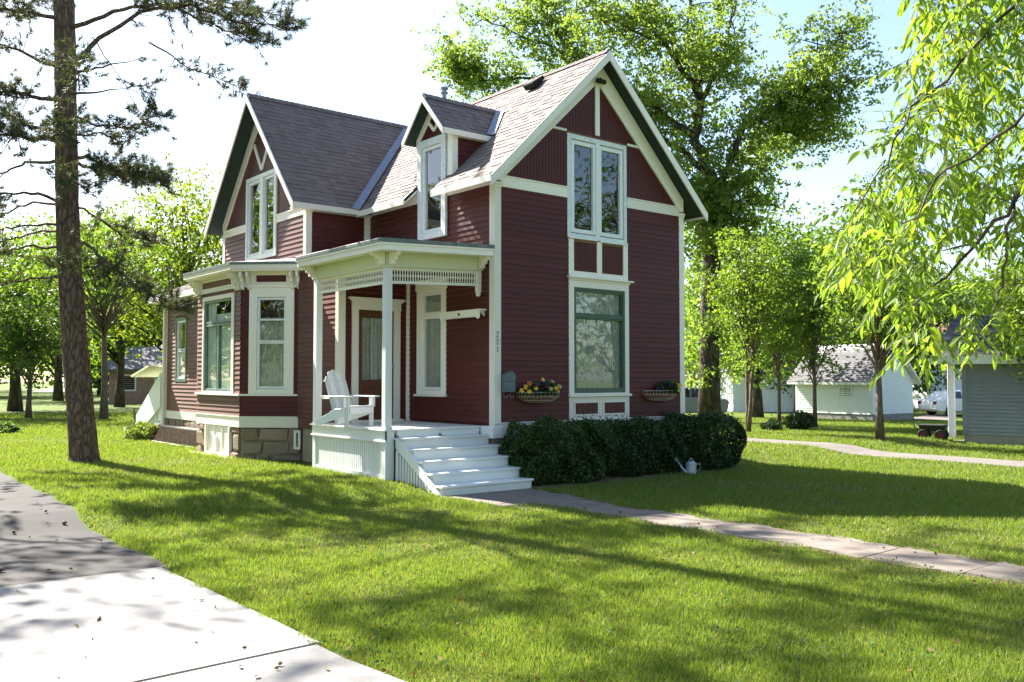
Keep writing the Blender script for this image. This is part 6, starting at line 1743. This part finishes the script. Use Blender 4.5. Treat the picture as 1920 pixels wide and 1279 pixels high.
# hand wagon beside it
M['rubber'] = plain('black_rubber', (0.015, 0.014, 0.014), 0.7, 0.2); M['redrim'] = plain('dark_red_rim', (0.12, 0.012, 0.012), 0.4, 0.1)
wq = FN.p(-0.75, 0.32, zb + 0.0); wq.z = gz(wq.x, wq.y)
wg = empty('hand_wagon', wq, 'dark hand wagon with dark red wheels beside the blue-grey house', 'wagon')
def WP_(u, n, z): return wq + (un * u + nn * n + Vector((0, 0, z))) * 0.72
mb = MB(); mb.hexa([WP_(-0.45, -0.22, 0.30), WP_(0.45, -0.22, 0.30), WP_(0.45, 0.22, 0.30), WP_(-0.45, 0.22, 0.30), WP_(-0.52, -0.28, 0.56), WP_(0.52, -0.28, 0.56), WP_(0.52, 0.28, 0.56), WP_(-0.52, 0.28, 0.56)]); mb.build('tub', M['rubber'], wg, bevel=0.02)
for a in (-0.32, 0.32):
    for b in (-0.26, 0.26):
        mb = MB(); mb.tube([WP_(a, b - 0.04, 0.15), WP_(a, b + 0.04, 0.15)], [0.15, 0.15], 18); wh = mb.build('wheel', M['rubber'], wg, bevel=0.01); mb = MB(); mb.tube([WP_(a, b - 0.045, 0.15), WP_(a, b + 0.045, 0.15)], [0.09, 0.09], 14); mb.build('rim', M['redrim'], wh)
mb = MB(); mb.tube([WP_(-0.45, 0, 0.28), WP_(-0.70, 0, 0.42), WP_(-0.74, 0, 0.85)], 0.014, 6); mb.build('handle', M['rubber'], wg)

# parked cars
def car(loc, fwd, label, paintm, seed=0):
    c = empty('parked_car', loc, label, 'car'); f = Vector((fwd[0], fwd[1], 0)).normalized(); s = Vector((-f.y, f.x, 0)); o = Vector(loc)
    def P3(a, b, z): return o + f * a + s * b + Vector((0, 0, z))
    low = [(-2.2, 0.35), (-2.25, 0.62), (-2.15, 0.92), (-1.6, 0.98), (0.75, 0.95), (1.7, 0.86), (2.15, 0.72), (2.25, 0.45), (2.1, 0.25), (-2.0, 0.25)]
    mb = MB(); mb.prism([P3(a, -0.86, z) for a, z in low], s * 1.72); mb.build('body', paintm, c, bevel=0.05, smooth=False)
    cab = [(-1.75, 0.96), (-1.25, 1.38), (-0.6, 1.46), (0.1, 1.44), (0.95, 0.95)]
    mb = MB(); n = len(cab); a = [P3(x, -0.78 + 0.14 * (z - 0.95) / 0.5, z) for x, z in cab]; b = [P3(x, 0.78 - 0.14 * (z - 0.95) / 0.5, z) for x, z in cab]
    mb.add(a + b, [tuple(range(n)), tuple(range(n, 2 * n))] + [(i, (i + 1) % n, n + (i + 1) % n, n + i) for i in range(n)]); mb.build('cabin', paintm, c, bevel=0.03)
    for sd in (-1, 1):
        for w_ in ([(-1.45, 1.0), (-1.12, 1.33), (-0.55, 1.39), (-0.55, 1.0)], [(-0.47, 1.0), (-0.47, 1.39), (0.05, 1.37), (0.72, 1.0)]):
            mb = MB(); mb.prism([P3(x, sd * (0.785 - 0.14 * (z - 0.95) / 0.5), z) for x, z in w_], s * 0.012 * sd); mb.build('window', M['cargl'], c)
        for x in (-1.35, 1.40):
            mb = MB(); mb.tube([P3(x, sd * 0.70, 0.32), P3(x, sd * 0.90, 0.32)], [0.32, 0.32], 20); wh = mb.build('wheel', M['rubber'], c, bevel=0.03); mb = MB(); mb.tube([P3(x, sd * 0.80, 0.32), P3(x, sd * 0.915, 0.32)], [0.20, 0.19], 14); mb.build('rim', M['metal'], wh)
        mb = MB(); mb.prism([P3(2.17, sd * 0.55, 0.60), P3(2.17, sd * 0.80, 0.60), P3(2.10, sd * 0.84, 0.72), P3(2.10, sd * 0.55, 0.74)], f * 0.06); mb.build('headlight', M['vinyl'], c)
        mb = MB(); mb.prism([P3(-2.24, sd * 0.55, 0.66), P3(-2.24, sd * 0.82, 0.66), P3(-2.20, sd * 0.82, 0.84), P3(-2.20, sd * 0.55, 0.84)], f * -0.03); mb.build('tail_light', M['redrim'], c)
    mb = MB(); mb.prism([P3(0.98, -0.66, 0.98), P3(0.98, 0.66, 0.98), P3(0.14, 0.60, 1.42), P3(0.14, -0.60, 1.42)], Vector((0, 0, 0.03)) + f * 0.012); mb.build('windscreen', M['cargl'], c)
M['cargl'] = plain('car_glass', (0.012, 0.014, 0.016), 0.06, 0.1, 2, 0.8)
q = on_ground(1790, 779); car(q + RT * 0.4, RT + FW * 0.2, 'white car parked beside the white garage', plain('white_car_paint', (0.75, 0.76, 0.78), 0.25, 0.03))
q = on_ground(1272, 783); car(q, RT * -1 + FW * 0.1, 'dark silver car mostly hidden behind the house corner', plain('silver_car_paint', (0.20, 0.21, 0.24), 0.3, 0.05))
# bright lake strip and pale drive far away
lk = MB(); a = [at(-400, 733, 110), at(140, 733, 110), at(140, 733, 170), at(-500, 733, 170)]
lk.add([(q.x, q.y, gz(q.x, q.y) + 0.06) for q in a], [(0, 1, 2, 3)]); o = lk.build('lake', plain('lake_water', (0.25, 0.32, 0.38), 0.15, 0.1, 0.5), None); o['kind'] = 'structure'
mb = MB(); a = [on_ground(1700, 786), on_ground(1790, 789), on_ground(1800, 776), on_ground(1750, 776)]; mb.add([(q.x, q.y, q.z + 0.012) for q in a], [(0, 1, 2, 3)]); o = mb.build('gravel_drive', M['alley'], None); o['kind'] = 'structure'

# ------------------------------------------------------------------ grass
rg = np.random.default_rng(99)
N = 980000
u = rg.random(N); dist = 3.3 * (48 / 3.3) ** (u ** 0.80)
angl = rg.uniform(-R(33), R(33), N)
a = YAW - angl
gx_ = CAM.x + np.cos(a) * dist; gy_ = CAM.y + np.sin(a) * dist
def blocked(x, y):
    edge = -6.95 + 0.08 + 0.02 * np.sin(y * 1.3) + 0.025 * np.sin(y * 4.1 + 1) + 0.03 * np.maximum(0, y)
    b = (x < edge + 0.03) & (y > -3.7) & (x > -11.6)
    b |= (x < DRX - 0.015 + 0.05 * np.sin(y * 7.1) * np.sin(y * 2.3 + 1) + 0.025 * np.sin(y * 19)) & (y <= -3.6) & (x > -12.2)
    b |= (x > -1.24 + 0.07 * np.sin(y * 5.3)) & (x < -0.48 + 0.07 * np.sin(y * 4.1 + 1) + 0.04 * np.sin(y * 13)) & (y < -1.0)
    b |= (x > -1.88) & (x < -0.16) & (y < -1.0) & (y > -2.6)
    b |= (x > 9.95) & (x < 11.35)
    b |= (x > -2.0) & (x < 5.06) & (y > -0.05) & (y < 12.9)
    b |= (x > -1.9) & (x < -0.02) & (y > -1.12) & (y < 0.4)
    b |= (x > -0.05) & (x < 5.5 + 0.1 * np.sin(y * 5)) & (y > -1.22 + 0.08 * np.sin(x * 4.3) + 0.04 * np.sin(x * 11)) & (y < 0)
    b |= (x > -2.3) & (x < -1.4) & (y > 5.0) & (y < 8.4)
    return b
wear = np.sin(gx_ * 0.83 + 2) * np.sin(gy_ * 0.71 + 1) + 0.6 * np.sin(gx_ * 2.3 + gy_ * 1.7) + 0.4 * np.sin(gx_ * 5.1 - gy_ * 4.3)
k = ~blocked(gx_, gy_) & (rg.random(N) < np.clip(1.15 - 0.35 * wear, 0.35, 1))
gx_, gy_, dist, wear = gx_[k], gy_[k], dist[k], wear[k]; n = len(gx_)
h = (0.030 + 0.028 * rg.random(n) ** 1.5) * (1 - 0.16 * np.clip(wear, -1, 1)) * np.clip(0.8 + dist / 30, 0.8, 1.4); wd = np.clip(0.0022 + dist * 0.00034, 0.0022, 0.018)
az = rg.uniform(0, 2 * np.pi, n); ln_ = rg.normal(0, 0.35, (n, 2))
z0 = gzv(gx_, gy_) - 0.004
v = np.empty((n, 3, 3))
v[:, 0] = np.stack([gx_ + np.cos(az) * wd, gy_ + np.sin(az) * wd, z0], 1); v[:, 1] = np.stack([gx_ - np.cos(az) * wd, gy_ - np.sin(az) * wd, z0], 1); v[:, 2] = np.stack([gx_ + ln_[:, 0] * h, gy_ + ln_[:, 1] * h, z0 + h], 1)
dry = rg.random(n) < np.clip(0.07 + 0.20 * (wear - 0.1), 0.03, 0.55)
go = np_mesh('dry_grass', v[dry].reshape(-1, 3), 3, M['straw'], None, 'stuff'); tag(go, 'dry straw-coloured blades in the lawn', 'grass')
go = np_mesh('grass', v[~dry].reshape(-1, 3), 3, M['blade'], None, 'stuff'); tag(go, 'mown grass blades of the lawn', 'grass')
# fallen cones and leaves on the drive
rr = random.Random(8)
cone = MB(); cone.lathe((0, 0, 0), [(0.008, -0.03), (0.022, -0.02), (0.026, 0.0), (0.018, 0.02), (0.004, 0.035)], 8); cme = cone.mesh('pine_cone', plain('cone_brown', (0.13, 0.075, 0.045), 0.8, 0.3, 30))
for k in range(11):
    x = rr.uniform(-8.9, -7.0); y = rr.uniform(-3.6, 2.5); o = inst('pine_cone', cme, None, Matrix.Translation((x, y, gz(x, y) + 0.03)) @ Matrix.Rotation(rr.uniform(0, 6), 4, 'Z') @ Matrix.Rotation(1.5, 4, 'X') @ Matrix.Scale(rr.uniform(0.6, 0.9), 4))
    tag(o, 'brown pine cone lying on the worn asphalt drive', 'pine cone', 'pine cones on the drive')

n = 420; u = rg.random(n); dist = 4.5 + 13 * u; a = YAW - rg.uniform(-R(31), R(31), n)
fx = CAM.x + np.cos(a) * dist; fy = CAM.y + np.sin(a) * dist; k = ~((fx > -2.3) & (fx < 5.1) & (fy > -1.2))
cpos = np.stack([fx[k], fy[k], gzv(fx[k], fy[k]) + 0.035], 1)
lo_ = leaves('fallen_leaves', cpos, 0.045, leaf_mat('fallen_leaf', (0.10, 0.06, 0.03), (0.16, 0.09, 0.045), (0.24, 0.17, 0.09), 0.2, 0.95), None, rg, 'stuff', 0.0, 0.6, 0.8); tag(lo_, 'small brown leaf litter scattered over lawn, path and drive', 'leaf litter')
# small basement window between the bay and the porch
mb = MB(); ring(F_BD, mb, 1.16, 1.30, -0.66, -0.27, 0.05, 0.03, 0.07); bw_ = mb.build('basement_window', M['white'], house)
mb = MB(); F_BD.box(mb, 1.20, 1.27, 0.04, 0.045, -0.62, -0.31); mb.build('pane', M['dark'], bw_)
# far-off woods closing the view all round
rg = np.random.default_rng(500); C_ = []
for k in range(900):
    th = YAW + rg.uniform(-0.9, 0.9) if k < 420 else rg.uniform(0, 6.283); dd = rg.uniform(95, 150); p_ = CAM + Vector((math.cos(th), math.sin(th), 0)) * dd
    hh = 8 + 3 * math.sin(th * 19) + 2.5 * math.sin(th * 47 + 1)
    for q in range(5): C_.append((p_.x + rg.normal(0, 2.5), p_.y + rg.normal(0, 2.5), gz(p_.x, p_.y) + rg.uniform(0.4, 1) * hh))
C_ = np.array(C_); c = np.repeat(C_, 26, axis=0) + rg.normal(0, 1, (len(C_) * 26, 3)) * np.array([1.5, 1.5, 1.1]); c[:, 2] = np.maximum(c[:, 2], -1.2)
fw_ = leaves('far_woods', c, 0.75, M['mapleleaf'], None, rg, 'stuff'); tag(fw_, 'continuous far-off wood along the horizon', 'woods')
print('TRIS', sum(sum(len(p.vertices) - 2 for p in m.polygons) for m in bpy.data.meshes if len(m.polygons) < 200000) , [ (m.name, len(m.polygons)) for m in bpy.data.meshes if len(m.polygons) > 60000])

rg = np.random.default_rng(77); n = 5200; dist = 4.2 + 12 * rg.random(n) ** 1.3; a = YAW - rg.uniform(-R(31), R(31), n)
fx = CAM.x + np.cos(a) * dist; fy = CAM.y + np.sin(a) * dist; patchy = np.sin(fx * 1.9 + 1) * np.sin(fy * 1.6) + 0.5 * np.sin(fx * 4.7 + fy * 3.1)
k = (patchy > 0.45) & ~blocked(fx, fy); cpos = np.stack([fx[k], fy[k], gzv(fx[k], fy[k]) + 0.03], 1); cpos = np.repeat(cpos, 3, axis=0) + rg.normal(0, 0.018, (3 * k.sum(), 3)) * np.array([1, 1, 0.4])
lo_ = leaves('clover', cpos, 0.026, leaf_mat('clover_leaf', (0.05, 0.11, 0.03), (0.07, 0.14, 0.04), (0.10, 0.18, 0.06), 0.4, 0.9), None, rg, 'stuff', 0.0, 0.9, 0.85); tag(lo_, 'patches of dark clover among the grass', 'clover')
